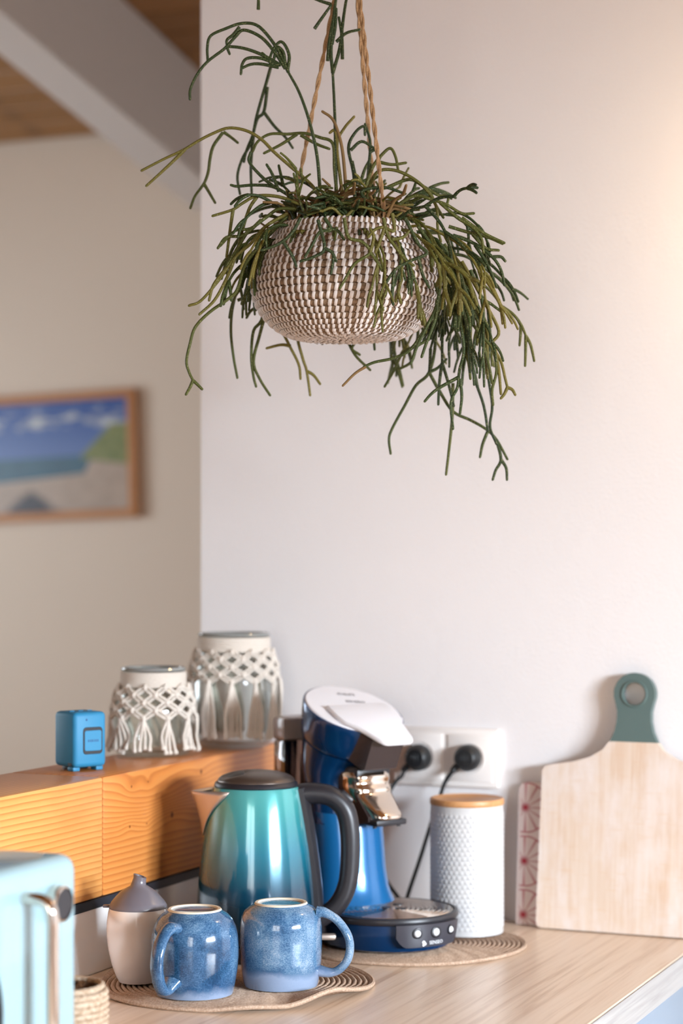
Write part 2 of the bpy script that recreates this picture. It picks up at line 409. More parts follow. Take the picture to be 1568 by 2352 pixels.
# beach print
m = M['print'] = mat('beach_print', S(90, 120, 150), .35)
tc = new(m, 'ShaderNodeTexCoord').outputs['Generated']; x, y, z = sep(m, tc)
nz = noise(m, new(m, 'ShaderNodeMapping', {'Vector': tc, 'Scale': (3, 1, 5)}).outputs[0], 2.2, 4)
sky = mix(m, new(m, 'ShaderNodeMapRange', {'Value': z, 'From Min': .55, 'From Max': .9}).outputs[0], S(84, 112, 168), S(34, 76, 148))
sky = mix(m, new(m, 'ShaderNodeMapRange', {'Value': ma(m, 'SUBTRACT', nz, ma(m, 'MULTIPLY', ma(m, 'ABSOLUTE', ma(m, 'SUBTRACT', z, .84)), 1.4)), 'From Min': .42, 'From Max': .58}).outputs[0], sky, S(190, 194, 194))
sand = mix(m, noise(m, tc, 9, 3), S(150, 132, 116), S(184, 166, 150))
rock = ma(m, 'SUBTRACT', 1.0, new(m, 'ShaderNodeMapRange', {'Value': ma(m, 'ADD', ma(m, 'ABSOLUTE', ma(m, 'SUBTRACT', x, .34)), ma(m, 'ADD', z, ma(m, 'MULTIPLY', nz, .12))), 'From Min': .22, 'From Max': .3}).outputs[0])
sand = mix(m, rock, sand, S(44, 40, 48))
sea = mix(m, nz, S(30, 66, 92), S(66, 112, 128))
shore = ma(m, 'ADD', .27, ma(m, 'MULTIPLY', x, .1))
g = mix(m, ma(m, 'GREATER_THAN', z, shore), sand, sea)
g = mix(m, ma(m, 'GREATER_THAN', z, .5), g, sky)
dune_h = ma(m, 'MULTIPLY', ma(m, 'SUBTRACT', x, .68), 1.35)
d = ma(m, 'MULTIPLY', ma(m, 'LESS_THAN', z, ma(m, 'ADD', .5, ma(m, 'MINIMUM', dune_h, .27))), ma(m, 'MULTIPLY', ma(m, 'GREATER_THAN', x, .68), ma(m, 'GREATER_THAN', z, ma(m, 'SUBTRACT', .62, ma(m, 'MULTIPLY', x, .22)))))
grass = mix(m, noise(m, tc, 14, 3), S(62, 92, 44), S(150, 150, 90))
beach2 = ma(m, 'MULTIPLY', ma(m, 'LESS_THAN', z, ma(m, 'SUBTRACT', .62, ma(m, 'MULTIPLY', x, .22))), ma(m, 'GREATER_THAN', ma(m, 'ADD', x, ma(m, 'MULTIPLY', z, -.35)), .58))
g = mix(m, beach2, g, sand); g = mix(m, d, g, grass); link(m, g, 'Base Color')

# ------------------------------------------------------------ the setting
YW, XL, XB = 2.715, -1.251, -1.385          # white wall face, partition face, partition back
YF = 4.7; SL = .2075
def ceil_z(y): return CAMZ + 1.115 - SL * (y - YF)
bm = B(); add_box(bm, ((XB + 2.0) / 2, YW + .06, 1.65), (2.0 - XB, .12, 3.3)); struct('wall_back', bm, M['wall'])
bm = B(); add_box(bm, (-1.0, YF + .05, 1.35), (6.4, .1, 2.7)); struct('wall_far', bm, M['wall_far'])
def wall_opening(name, axis, at, a0, a1, h, o0, o1, z0, z1, m, th=.12):
    bm = B()
    def bx(p0, p1, q0, q1):
        if p1 - p0 < 1e-4 or q1 - q0 < 1e-4: return
        if axis == 'x': add_box(bm, (at, (p0 + p1) / 2, (q0 + q1) / 2), (th, p1 - p0, q1 - q0))
        else: add_box(bm, ((p0 + p1) / 2, at, (q0 + q1) / 2), (p1 - p0, th, q1 - q0))
    bx(a0, o0, 0, h); bx(o1, a1, 0, h); bx(o0, o1, 0, z0); bx(o0, o1, z1, h)
    struct(name, bm, m)
def window(name, axis, at, o0, o1, z0, z1):
    bm = B(); t = .05
    def bx(p0, p1, q0, q1, th=.06):
        if axis == 'x': add_box(bm, (at, (p0 + p1) / 2, (q0 + q1) / 2), (th, p1 - p0, q1 - q0))
        else: add_box(bm, ((p0 + p1) / 2, at, (q0 + q1) / 2), (p1 - p0, th, q1 - q0))
    bx(o0, o0 + t, z0, z1); bx(o1 - t, o1, z0, z1); bx(o0, o1, z0, z0 + t); bx(o0, o1, z1 - t, z1)
    mid = (o0 + o1) / 2; bx(mid - .03, mid + .03, z0 + t, z1 - t)
    struct(name, bm, M['trim'])
wall_opening('wall_right', 'x', 2.06, -1.6, YW + .12, 3.9, .08, 1.68, .90, 1.82, M['wall'])
window('window_1', 'x', 2.06, .08, 1.68, .90, 1.82)
wall_opening('wall_front', 'y', -1.56, -4.1, 2.1, 3.9, -.9, .5, .9, 2.3, M['wall'])
window('window_2', 'y', -1.56, -.9, .5, .9, 2.3)
wall_opening('wall_left', 'x', -4.06, -1.6, YF + .1, 3.9, 2.7, 4.1, .95, 2.15, M['wall_far'])
window('window_3', 'x', -4.06, 2.7, 4.1, .95, 2.15)
bm = B(); add_box(bm, (-1.0, 1.6, -.05), (6.4, 6.5, .1)); struct('floor', bm, M['floor'])
# sloped plank ceiling: a back board and planks running along x
ang = -math.atan(SL)
bm = B(); yc = 1.55
add_box(bm, (0, 0, .03), (6.4, 6.7, .03))
ceiling = struct('ceiling', bm, M['seal']); ceiling.location = (-1.0, yc, ceil_z(yc)); ceiling.rotation_euler = (ang, 0, 0)
bm = B(); add_box(bm, (0, 0, .008), (6.3, .096, .016), .003, 1)
pl0 = obj('plank', bm, M['ceiling'], ceiling)
n_pl = 65
for i in range(n_pl):
    p = pl0 if i == 0 else pl0.copy()
    if i: C.objects.link(p); p.parent = ceiling
    p.location = (random.uniform(-.03, .03), -3.25 + i * .1, 0)
for k, o in enumerate(ceiling.children): o.rotation_euler = (0, 0, 0)
# rafter parallel to the ceiling
bm = B(); add_box(bm, (0, 0, -.125), (.12, 6.3, .25), .004, 1)
ra = struct('trim_1', bm, M['rafter']); ra.location = (-2.30, yc, ceil_z(yc)); ra.rotation_euler = (ang, 0, 0)
ra['label'] = 'white painted rafter'
# low partition with tile strip, seal and timber cap
Y0 = .7
bm = B(); add_box(bm, ((XL + XB) / 2 - .004, (Y0 + YW) / 2, .5), (XL - XB - .008, YW - Y0 - .001, 1.0)); struct('wall_partition', bm, M['wall'])
bm = B(); add_box(bm, (XL - .004, (Y0 + YW) / 2, .949), (.008, YW - Y0 - .001, .078)); struct('trim_2', bm, M['tile'])
bm = B(); add_box(bm, (XL - .003, (Y0 + YW) / 2, .994), (.008, YW - Y0 - .001, .011)); struct('trim_3', bm, M['seal'])
BT = CAMZ - .2635                            # top of the timber cap
cap = bpy.data.objects.new('trim_4', None); C.objects.link(cap); cap['kind'] = 'structure'
cap.location = ((XL + XB) / 2, 1.7, (BT + 1.0) / 2)
seam = 2.19
for a0, a1, mm in ((Y0, seam, M['beam_a']), (seam, YW, M['beam_b'])):
    bm = B(); add_box(bm, (0, (a0 + a1) / 2 - 1.7, 0), (XL - XB, a1 - a0 - .0004, BT - 1.0), .0035, 2)
    obj('timber', bm, mm, cap)

# ------------------------------------------------------------ worktop and cabinet
XE = -.622
wt = thing('worktop', 'light oak laminate worktop with pale edge running along the timber-capped partition', 'worktop', ((XL + XE) / 2, (1.0 + YW) / 2, CT - .04))
bm = B(); add_box(bm, (0, 0, .02), (XE - XL - .002, YW - 1.0 - .001, .0399), .0012, 1); obj('top_board', bm, M['worktop'], wt)
bm = B(); add_box(bm, ((XE - XL) / 2 + .0003, 0, .0195), (.0022, YW - 1.0 - .002, .038), .0006, 1); obj('edge_band', bm, M['edge'], wt, label='pale grey-white edge band')
kc = thing('kitchen_cabinet', 'pale blue base cabinet under the oak worktop', 'cabinet', ((XL + XE) / 2 - .01, 2.1, 0))
bm = B(); add_box(bm, (0, 0, .48), (.57, 1.2, .78)); add_box(bm, (-.03, 0, .045), (.5, 1.18, .09)); obj('body', bm, M['cabinet'], kc)
for (yy, zz, hh) in ((-.3, .785, .155), (.3, .785, .155), (-.3, .4, .6), (.3, .4, .6)):
    bm = B(); add_box(bm, (.2945, yy, zz), (.019, .592, hh), .002, 2)
    fr = obj('drawer' if hh < .3 else 'door', bm, M['cabinet'], kc)
    bm = B(); add_lathe(bm, [(0, 0), (.007, 0), (.006, .012), (.013, .018), (.014, .024), (.010, .029), (0, .030)], 20,
              M=Matrix.Translation((.304, yy - .05 if hh < .3 else yy, zz + .045 if hh < .3 else zz + .2)) @ Matrix.Rotation(R(90), 4, 'Y'))
    obj('knob', bm, M['knobwood'], fr, label='small round brown knob')

# ------------------------------------------------------------ picture far behind
pw, ph = .50, .335
pc = Vector((0, YF - .012, 0))
k = (312 - CX) / F; d = (YF - .02) / (cT + k * sT); xr = d * (k * cT - sT)
pic = thing('framed_picture', 'wood-framed beach picture hanging on the far beige wall', 'picture', (xr - pw / 2, YF - .0131, CAMZ + (HOR - 1045) / F * d))
pic.rotation_euler = (0, R(-1.6), 0)
t = .022
for (cx_, cz_, sx_, sz_) in ((0, ph / 2 - t / 2, pw, t), (0, -ph / 2 + t / 2, pw, t), (-pw / 2 + t / 2, 0, t, ph - 2 * t), (pw / 2 - t / 2, 0, t, ph - 2 * t)):
    bm = B(); add_box(bm, (cx_, 0, cz_), (sx_, .026, sz_), .002, 1); obj('frame_bar', bm, M['frame_wood'], pic)
bm = B(); add_box(bm, (0, .002, 0), (pw - 2 * t + .004, .006, ph - 2 * t + .004)); obj('print', bm, M['print'], pic)

# ------------------------------------------------------------ woven mats
def mat_thing(name, label, cx, cy, rad, waves, lift, ringw=.0062):
    o = thing(name, label, 'placemat', (cx, cy, CT))
    nring = int(rad / ringw)
    def zoff(r, a):
        t = max(0, (r / rad - .72) / .28)
        s = sum(A * sin(k_ * a + ph_) for k_, A, ph_ in waves)
        li = sum(h * math.exp(-((math.atan2(sin(a - a0), cos(a - a0))) / wd) ** 2) for a0, h, wd in lift)
        return t * t * (max(0, s) * (.5 - .5 * cos(a - R(113))) + li)
    bm = B(); n = 120
    prof = []
    for i in range(nring):
        r0 = i * ringw
        prof += [(r0 + ringw * .04, .0022), (r0 + ringw * .25, .0040), (r0 + ringw * .5, .0046), (r0 + ringw * .75, .0040), (r0 + ringw * .96, .0022)]
    rows = []
    wob = lambda a, r: r * (1 + .012 * sin(3 * a + 1) + .008 * sin(5 * a))
    for (r, zz) in prof:
        rows.append([bm.verts.new((wob(a, r) * cos(a), wob(a, r) * sin(a), zz + zoff(r, a) + .00025 * sin(a * 90 + r * 900))) for a in (2 * pi * i / n for i in range(n))])
    low = [[bm.verts.new((wob(a, r) * cos(a), wob(a, r) * sin(a), zoff(r, a) + .0006)) for a in (2 * pi * i / n for i in range(n))] for r in (nring * ringw, nring * ringw * .86, nring * ringw * .72, ringw * .04)]
    allr = rows + low
    for p, q in zip(allr, allr[1:]):
        for i in range(n):
            j = (i + 1) % n; bm.faces.new((p[i], p[j], q[j], q[i]))
    obj('woven_coil', bm, M['jute'], o, 60)
    # dark binding threads lying in the grooves near the rim
    for i in range(nring - 9, nring):
        r = i * ringw; bm = B()
        add_tube(bm, [(wob(a, r) * cos(a), wob(a, r) * sin(a), .0022 + zoff(r, a)) for a in (2 * pi * q / 72 for q in range(72))], .0009, 5, True)
        obj('thread', bm, M['jute_gap'], o)
    bm = B(); r = nring * ringw - .001
    add_tube(bm, [(wob(a, r) * cos(a), wob(a, r) * sin(a), .0028 + zoff(r, a)) for a in (2 * pi * q / 120 for q in range(120))], .0027, 7, True)
    obj('rim_braid', bm, M['jute'], o)
    return o
m1 = P(540, 0, 2.425); m2 = P(940, 0, 2.672)
mat_thing('woven_placemat', 'round woven jute placemat with wavy curled rim under the mugs', m1.x, m1.y, .163,
          [(5, .0025, .6), (7, .0015, 2.0)], [(R(-12) - TH + R(15), .014, .28), (R(165), .010, .35)])
mat_thing('woven_placemat', 'round flat jute placemat under the coffee machine and white canister', m2.x, m2.y, .152, [], [])
MT = CT + .0058                               # top of a mat

# ------------------------------------------------------------ mugs, upside down
def mug(label, px, d, az, mname, prof_out, hpts, hr):
    p = P(px, 0, d)
    o = thing('mug', label, 'mug', (p.x, p.y, MT), RZ, 'upturned blue mugs on the front placemat')
    bm = B()
    inner = [(max(.001, r - .0042), min(z_, .0875)) for r, z_ in prof_out[::-1] if z_ < .086 and r > .03]
    prof = [(.0258, .0915), (0, .0905)][::-1] + [(.0262, .0945)] + prof_out + inner[::-1][:0]
    prof = [(0, .0938), (.0245, .0942), (.0268, .0950)] + prof_out + [(prof_out[-1][0] - .0035, .0004)] + inner + [(0, .0872)]
    add_lathe(bm, prof, 72); obj('body', bm, M[mname], o, 50)
    bm = B(); add_lathe(bm, [(.0262, .0944), (.0270, .0966), (.0300, .0968), (.0312, .0950), (.0290, .094), (.0262, .0944)], 64)
    obj('foot_ring', bm, M['clay'], o, label='unglazed cream foot ring')
    bm = B(); ca, sa = cos(az), sin(az)
    pts = smooth_path([(r * ca, r * sa, z_) for r, z_ in hpts], 7)
    add_tube(bm, pts, hr, 14, flat=1.45, up=(ca * .3, sa * .3, 1)); obj('handle', bm, M[mname], o, 60)
    return o
prof_a = [(.0305, .0952), (.0320, .0935), (.0375, .0905), (.0430, .0850), (.0472, .0765), (.0495, .066), (.0504, .054), (.0504, .042), (.0492, .028), (.0470, .014), (.0448, .003), (.0440, .0)]
prof_b = [(.0300, .0952), (.0312, .0938), (.0370, .0912), (.0425, .0868), (.0462, .080), (.0478, .070), (.0480, .05), (.0474, .03), (.0460, .015), (.0440, .004), (.0428, .0)]
mug('deep blue glazed mug upturned, handle turned towards the viewer', 447, 2.347, R(-118), 'mug_a', prof_a,
    [(.044, .080), (.053, .0815), (.066, .0745), (.076, .060), (.0795, .044), (.076, .027), (.069, .0155), (.060, .0125), (.0535, .0165), (.0475, .0205)], lambda t: .0056 + .0022 * max(0, 1 - 5 * t) + .003 * max(0, 5 * t - 4))
mug('paler blue glazed mug upturned, handle out to the right', 645, 2.392, R(-8), 'mug_b', prof_b,
    [(.043, .0855), (.052, .0850), (.066, .077), (.0775, .062), (.0815, .047), (.0785, .031), (.069, .0195), (.058, .0155), (.0435, .0175)], lambda t: .0050 + .0024 * max(0, 1 - 5 * t) + .002 * max(0, 6 * t - 5))

# ------------------------------------------------------------ sugar shaker
p = P(317, 0, 2.408)
o = thing('sugar_shaker', 'white egg-shaped sugar shaker with a grey pouring lid', 'shaker', (p.x, p.y, MT), RZ)
bm = B(); add_lathe(bm, [(0, .001), (.018, .0), (.0225, .001), (.0262, .008), (.0312, .022), (.0352, .040), (.0370, .056), (.0368, .070), (.0352, .082), (.0338, .0875), (.030, .0885), (0, .0885)], 56)
obj('body', bm, M['porcelain'], o)
bm = B(); rings = []
for z_, r, sx in ((.0872, .0342, 0), (.0898, .0342, 0), (.0950, .0310, 0), (.1010, .0258, 0), (.1060, .0210, .0002), (.1100, .0150, .0004), (.1130, .0100, .0008), (.1165, .0080, .0014), (.1205, .0074, .002), (.1245, .0076, .0022)):
    rings.append([Vector((sx + r * cos(a), r * sin(a), z_ + (r * cos(a) * -.35 if z_ > .116 else 0))) for a in (2 * pi * i / 40 for i in range(40))])
rings.append([Vector((.0022 + .0052 * cos(a), .0052 * sin(a), .1245 - .0052 * cos(a) * .35)) for a in (2 * pi * i / 40 for i in range(40))])
rings.append([Vector((.0016 + .0045 * cos(a), .0045 * sin(a), .115)) for a in (2 * pi * i / 40 for i in range(40))])
add_loft(bm, rings); lid = obj('lid', bm, M['gray_lid'], o)
bm = B(); add_box(bm, (-.0365, -.004, .0895), (.009, .007, .003), .0012, 2); obj('tab', bm, M['gray_lid'], lid)

# ------------------------------------------------------------ kettle
KD = 2.585
p = P(588, 0, KD)
o = thing('electric_kettle', 'glossy teal ombre electric kettle with black handle and steel spout', 'kettle', (p.x, p.y, MT + .0016), RZ)
KX = lambda px: (px - 588) / F * KD
KZ = lambda py: (CAMZ - MT - .0004) - (py - HOR) / F * KD
bm = B(); add_lathe(bm, [(0, 0), (.080, 0), (.083, .003), (.083, .012), (.079, .017), (0, .017)], 64); obj('power_base', bm, M['black'], o)
kf = KD / 2.655; kz = lambda z_: .007 + z_ * kf if z_ > .018 else z_
kp = [(r_ * kf, kz(z_)) for r_, z_ in ((.0765, .0175), (.0785, .022), (.0785, .035), (.0772, .050), (.0758, .075), (.0733, .099), (.0700, .127), (.0655, .155), (.0612, .180), (.0568, .203), (.0555, .2075), (.0525, .2085))]
KT = kp[-1][1]
def kr(z_):
    for (r0, z0), (r1, z1) in zip(kp, kp[1:]):
        if z0 <= z_ <= z1: return r0 + (r1 - r0) * (z_ - z0) / (z1 - z0)
    return kp[0][0] if z_ < kp[0][1] else kp[-1][0]
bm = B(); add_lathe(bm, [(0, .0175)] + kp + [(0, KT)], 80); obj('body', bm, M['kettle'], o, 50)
bm = B(); add_lathe(bm, [(0, KT - .001), (.052, KT - .001), (.053, KT + .001), (.052, KT + .004), (.0495, KT + .006), (0, KT + .006)], 64); obj('lid_gasket', bm, M['black'], o)
bm = B()
def dome(a, z_, r):  return 0
rows = []
for i in range(15):
    t = i / 14; r = .049 * cos(t * pi / 2) if i < 14 else 0
    z_ = KT + .005 + .0146 * sin(t * pi / 2) ** .9
    rows.append((r, z_))
add_lathe(bm, rows, 64)
for v_ in bm.verts:                          # thumb hollow
    dd = ((v_.co.x + .026) / .016) ** 2 + ((v_.co.y + .012) / .014) ** 2
    if dd < 1.6: v_.co.z -= .0055 * math.exp(-dd * 1.4)
lid = obj('lid', bm, M['lid'], o)
bm = B(); add_lathe(bm, [(0, 0), (.012, 0), (.0135, .001), (.012, .0016), (0, .0010)], 32, M=Matrix.Translation((-.0265, -.014, KT + .0123)) @ Matrix.Rotation(R(-18), 4, 'Y') @ Matrix.Rotation(R(12), 4, 'X'))
obj('thumb_pad', bm, M['black'], lid)
# steel spout: V-shaped beak
bm = B()
A = Vector((KX(440), -.004, KZ(1818))); D = Vector((KX(473), -.030, KZ(1921)))
n = 12
def spout_row(t):
    """t = 0 at the mouth, 1 at the lower point"""
    z_ = KZ(1818) + (KZ(1921) - KZ(1818)) * t
    w_ = .047 * (1 - t) ** .95
    rb = kr(min(z_, KT)) + .0006
    tip = A.x + (-rb - A.x) * t
    pts = []
    for i in range(n + 1):
        s = -1 + 2 * i / n
        y_ = w_ * s
        xb = -math.sqrt(max(1e-9, rb * rb - w_ * w_))
        x_ = tip + (xb - tip) * abs(s) ** 1.25
        pts.append(Vector((x_, y_, z_ + (.003 * abs(s) if t < .01 else 0))))
    return pts
rows = [spout_row(i / 16) for i in range(17)]
vs = [[bm.verts.new(q) for q in r] for r in rows]
for p_, q_ in zip(vs, vs[1:]):
    for i in range(n): bm.faces.new((p_[i], q_[i], q_[i + 1], p_[i + 1]))
bmesh.ops.remove_doubles(bm, verts=bm.verts, dist=1e-5)
so = obj('spout', bm, M['steel'], o, 60)
sm = so.modifiers.new('solid', 'SOLIDIFY'); sm.thickness = .0016; sm.offset = -1
# handle
bm = B()
hp = [(KX(676), 0, KZ(1828)), (KX(720), 0, KZ(1824)), (KX(762), 0, KZ(1832)), (KX(792), 0, KZ(1862)), (KX(803), 0, KZ(1910)), (KX(804), 0, KZ(1975)), (KX(797), 0, KZ(2035)), (KX(775), 0, KZ(2080)), (KX(738), 0, KZ(2110)), (KX(712), 0, KZ(2122))]
add_tube(bm, smooth_path(hp, 6), lambda t: .0115 + .002 * (1 - t), 16, flat=1.05); obj('handle', bm, M['black'], o, 60)
bm = B()
add_tube(bm, [(kr(z_) + .001, 0, z_) for z_ in (.019, .05, .08, .11, .14, .17, .195, KT - .003)], .0095, 10, flat=1.6, up=(1, 0, 0)); obj('handle_strip', bm, M['black'], o)
bm = B(); add_box(bm, (0, 0, 0), (.020, .014, .010), .003, 2, Matrix.Translation((KX(794), 0, KZ(1833))) @ Matrix.Rotation(R(42), 4, 'Y'))
obj('lid_button', bm, M['black'], o)
bm = B(); add_box(bm, (.080, -.032, KZ(2143)), (.042, .013, .007), .0028, 2); obj('switch_lever', bm, M['steel'], o, label='clear switch lever at the kettle foot')

# ------------------------------------------------------------ pad coffee machine
SD = 2.650
p = P(897, 0, SD); SRZ = R(-29)
o = thing('coffee_machine', 'metallic blue pad coffee machine with white lid and chrome spout', 'coffee machine', (p.x, p.y, MT), SRZ)
def ellipse(cx_, cz_, rx, ry, tilt, n=48, y0=0.0, sq=2.0):
    out = []
    for i in range(n):
        a = 2 * pi * i / n
        ca, sa = cos(a), sin(a)
        x_ = rx * math.copysign(abs(ca) ** (2 / sq), ca); y_ = ry * math.copysign(abs(sa) ** (2 / sq), sa)
        out.append(Vector((cx_ + x_ * cos(tilt), y0 + y_, cz_ - x_ * sin(tilt))))
    return out
# base foot, running back under the column
bm = B(); add_loft(bm, [ellipse(-.012, z_, r + .010, r, 0) for z_, r in ((0.0, .073), (.003, .079), (.020, .0845), (.036, .0862), (.0375, .085))])
obj('base', bm, M['blue'], o)
bm = B(); add_lathe(bm, [(0, .037), (.0865, .037), (.088, .0395), (.088, .0425), (.0865, .0455), (.0825, .0460), (.0815, .0435), (0, .0435)], 64); obj('tray_rim', bm, M['black'], o)
bm = B()
prof = [(0, .0452)]
for i in range(1, 13):
    r = .0066 * i; prof += [(r - .0040, .0462), (r - .0012, .0462), (r - .0004, .0440), (r, .0452)]
prof += [(.0805, .0452), (.0805, .0437), (0, .0437)]
add_lathe(bm, prof, 64); tray = obj('drip_tray', bm, M['chrome'], o, label='ribbed chrome drip tray')
for (x_, y_) in ((-.012, .022), (-.004, -.004), (.014, .006)):
    bm = B(); add_lathe(bm, [(0, 0), (.0065, 0), (.0065, .0012), (0, .0012)], 20, (x_, y_, .0458)); obj('drain_hole', bm, M['black'], tray)
# column
bm = B()
add_loft(bm, [ellipse(c_, z_, rx, ry, t_) for c_, z_, rx, ry, t_ in ((-.068, .038, .045, .058, 0), (-.078, .05, .046, .056, 0), (-.084, .065, .047, .0525, 0), (-.088, .09, .047, .0505, 0), (-.092, .13, .047, .050, 0), (-.097, .165, .047, .050, R(3)))])
obj('column', bm, M['blue_light'], o)
# tilted head
T = R(24)
ax = Vector((sin(T), 0, cos(T)))
LC = Vector((-.0775, 0, .2985))
def hring(s, r, ry=None, t_=T, cx_=0): q = LC - ax * s; return ellipse(q.x + cx_, q.z, r, ry or r, t_)
bm = B()
add_loft(bm, [ellipse(-.098, .150, .047, .0515, R(3)), ellipse(-.102, .165, .0470, .0505, R(8)), ellipse(-.1045, .19, .0470, .0495, R(13)), hring(.083, .050, .052, R(19), .003), hring(.060, .0555, .0555), hring(.0505, .0575, .0575), hring(.0495, .0562, .0562), hring(.0485, .0562, .0562)])
obj('head_shell', bm, M['blue'], o)
bm = B()
add_loft(bm, [hring(.049, .0575), hring(.0478, .0595), hring(.044, .0615), hring(.03, .0645), hring(.012, .0675), hring(.003, .0690), hring(.0005, .0686), hring(.0005, .066), hring(.004, .066)])
obj('head_collar', bm, M['blue'], o)
HM = Matrix.Translation(LC) @ Matrix.Rotation(T, 4, 'Y')
bm = B()
add_lathe(bm, [(0, -.003), (.0662, -.003), (.0668, -.0005), (.0655, .0012), (.06, .0018), (.03, .0026), (0, .003)], 64, M=HM)
lid = obj('lid', bm, M['white_plastic'], o)
bm = B()
lev = [(.000, .047), (.03, .050), (.046, .0475), (.058, .038), (.075, .0330), (.094, .0275), (.101, .0235), (.1035, .018)]
out = [(x_, -y_) for x_, y_ in lev] + [(x_, y_) for x_, y_ in lev[::-1]]
add_prism(bm, out, .0022, .0092, .0022, 2, HM @ Matrix.Rotation(R(1), 4, 'Y')); lever = obj('lever', bm, M['white_plastic'], lid)

def text_obj(txt, size, mtx, m_, parent, name='lettering', fn=None, align='CENTER'):
    cu = bpy.data.curves.new('t', 'FONT'); cu.body = txt; cu.size = size; cu.align_x = align; cu.extrude = size * .03; cu.resolution_u = 2
    t_ = bpy.data.objects.new('t', cu); C.objects.link(t_)
    bpy.context.view_layer.update()
    me = bpy.data.meshes.new_from_object(t_.evaluated_get(bpy.context.evaluated_depsgraph_get()))
    bpy.data.objects.remove(t_); bpy.data.curves.remove(cu)
    for v_ in me.vertices: v_.co = fn(v_.co) if fn else mtx @ v_.co
    me.materials.clear(); me.materials.append(m_); me.name = name
    t2 = bpy.data.objects.new(name, me); C.objects.link(t2); t2.parent = parent
    return t2
M['ink_grey'] = mat('grey_print', S(150, 146, 148), .5)
TM = HM @ Matrix.Translation((-.012, 0.012, .0032)) @ Matrix.Rotation(R(78), 4, 'Z')
text_obj('SENSEO', .0085, TM, M['ink_grey'], lid)
TM = HM @ Matrix.Translation((-.034, 0.012, .0032)) @ Matrix.Rotation(R(78), 4, 'Z')
text_obj('PHILIPS', .008, TM, M['ink_grey'], lid)
# dark front block below the lever, dark back plate of the spout, chrome spout
bm = B()
add_prism(bm, [(.082, -.027), (.082, .027), (.074, .031), (.0, .034), (.0, -.034), (.074, -.031)], -.047, .0005, .002, 1, HM)
obj('front_block', bm, M['dark'], o)
bm = B(); add_box(bm, (-.056, 0, .216), (.044, .056, .022), .004, 2); obj('pad_holder_gap', bm, M['black'], o)
def side_profile(bm, prof, hw_fn, m_=None):
    """closed solid from a side profile of (x, z) points, half width by point"""
    l = [bm.verts.new((x_, -hw_fn(i), z_)) for i, (x_, z_) in enumerate(prof)]
    r = [bm.verts.new((x_, hw_fn(i), z_)) for i, (x_, z_) in enumerate(prof)]
    n_ = len(prof)
    bm.faces.new(l); bm.faces.new(r[::-1])
    for i in range(n_): bm.faces.new((l[i], r[i], r[(i + 1) % n_], l[(i + 1) % n_]))
bm = B()
side_profile(bm, [(-.075, .222), (-.040, .218), (-.038, .192), (-.010, .164), (-.010, .156), (-.05, .150), (-.075, .148)], lambda i: (.031, .030, .030, .027, .027, .031, .032)[i])
bmesh.ops.bevel(bm, geom=bm.edges[:], offset=.002, segments=2, affect='EDGES'); obj('spout_housing', bm, M['dark'], o)
bm = B()
chp = [(-.0325, .219, .0325), (-.0290, .213, .0335), (-.0300, .205, .0335), (-.0262, .198, .0335), (-.0245, .192, .0325), (-.0160, .184, .0300), (-.0040, .174, .0270), (.0035, .1665, .0250), (.0050, .1625, .0245), (.0035, .160, .024)]
chs = smooth_path([Vector(q) for q in chp], 4)
def chrome_fn(u, v_):
    q = chs[min(len(chs) - 1, int(round(u * (len(chs) - 1))))]
    s = v_ * 2 - 1
    x_ = q.x - .010 * abs(s) ** 3 - (.010 * max(0, abs(s) - .8) / .2)
    return Vector((x_, q.z * s, q.y)), Vector((1, 0, .3)).normalized()
add_sheet(bm, chrome_fn, len(chs) - 1, 16, .008); spout = obj('spout', bm, M['chrome'], o, 50, label='chrome coffee spout')
bm = B(); add_box(bm, (-.012, 0, .1565), (.03, .050, .008), .002, 2); obj('spout_lip', bm, M['black'], spout)
for s in (-1, 1):
    bm = B(); add_tube(bm, [(-.008, s * .020, .1545), (-.008, s * .020, .1495)], .0028, 10); obj('nozzle', bm, M['black'], spout)
# water tank behind
bm = B()
tk = [(-.150, -.060), (-.150, .060), (-.178, .057), (-.194, .040), (-.200, 0), (-.194, -.040), (-.178, -.057)]
add_prism(bm, tk, .03, .255, .004, 2); tank = obj('water_tank', bm, M['smoke'], o, label='smoky grey translucent water tank')
bm = B(); add_prism(bm, [(x_ * 1.0 - .0005, y_ * 1.02) for x_, y_ in tk], .255, .285, .004, 2); obj('tank_lid', bm, M['tank_cap'], tank)
bm = B(); add_box(bm, (-.146, 0, .06), (.03, .085, .12), .01, 2); add_box(bm, (-.140, 0, .16), (.03, .07, .16), .008, 2); obj('back_plate', bm, M['black'], o)
bm = B(); add_lathe(bm, [(0, 0), (.075, 0), (.077, .004), (.077, .02), (0, .02)], 40, (-.11, 0, .001)); obj('rear_foot', bm, M['black'], o)
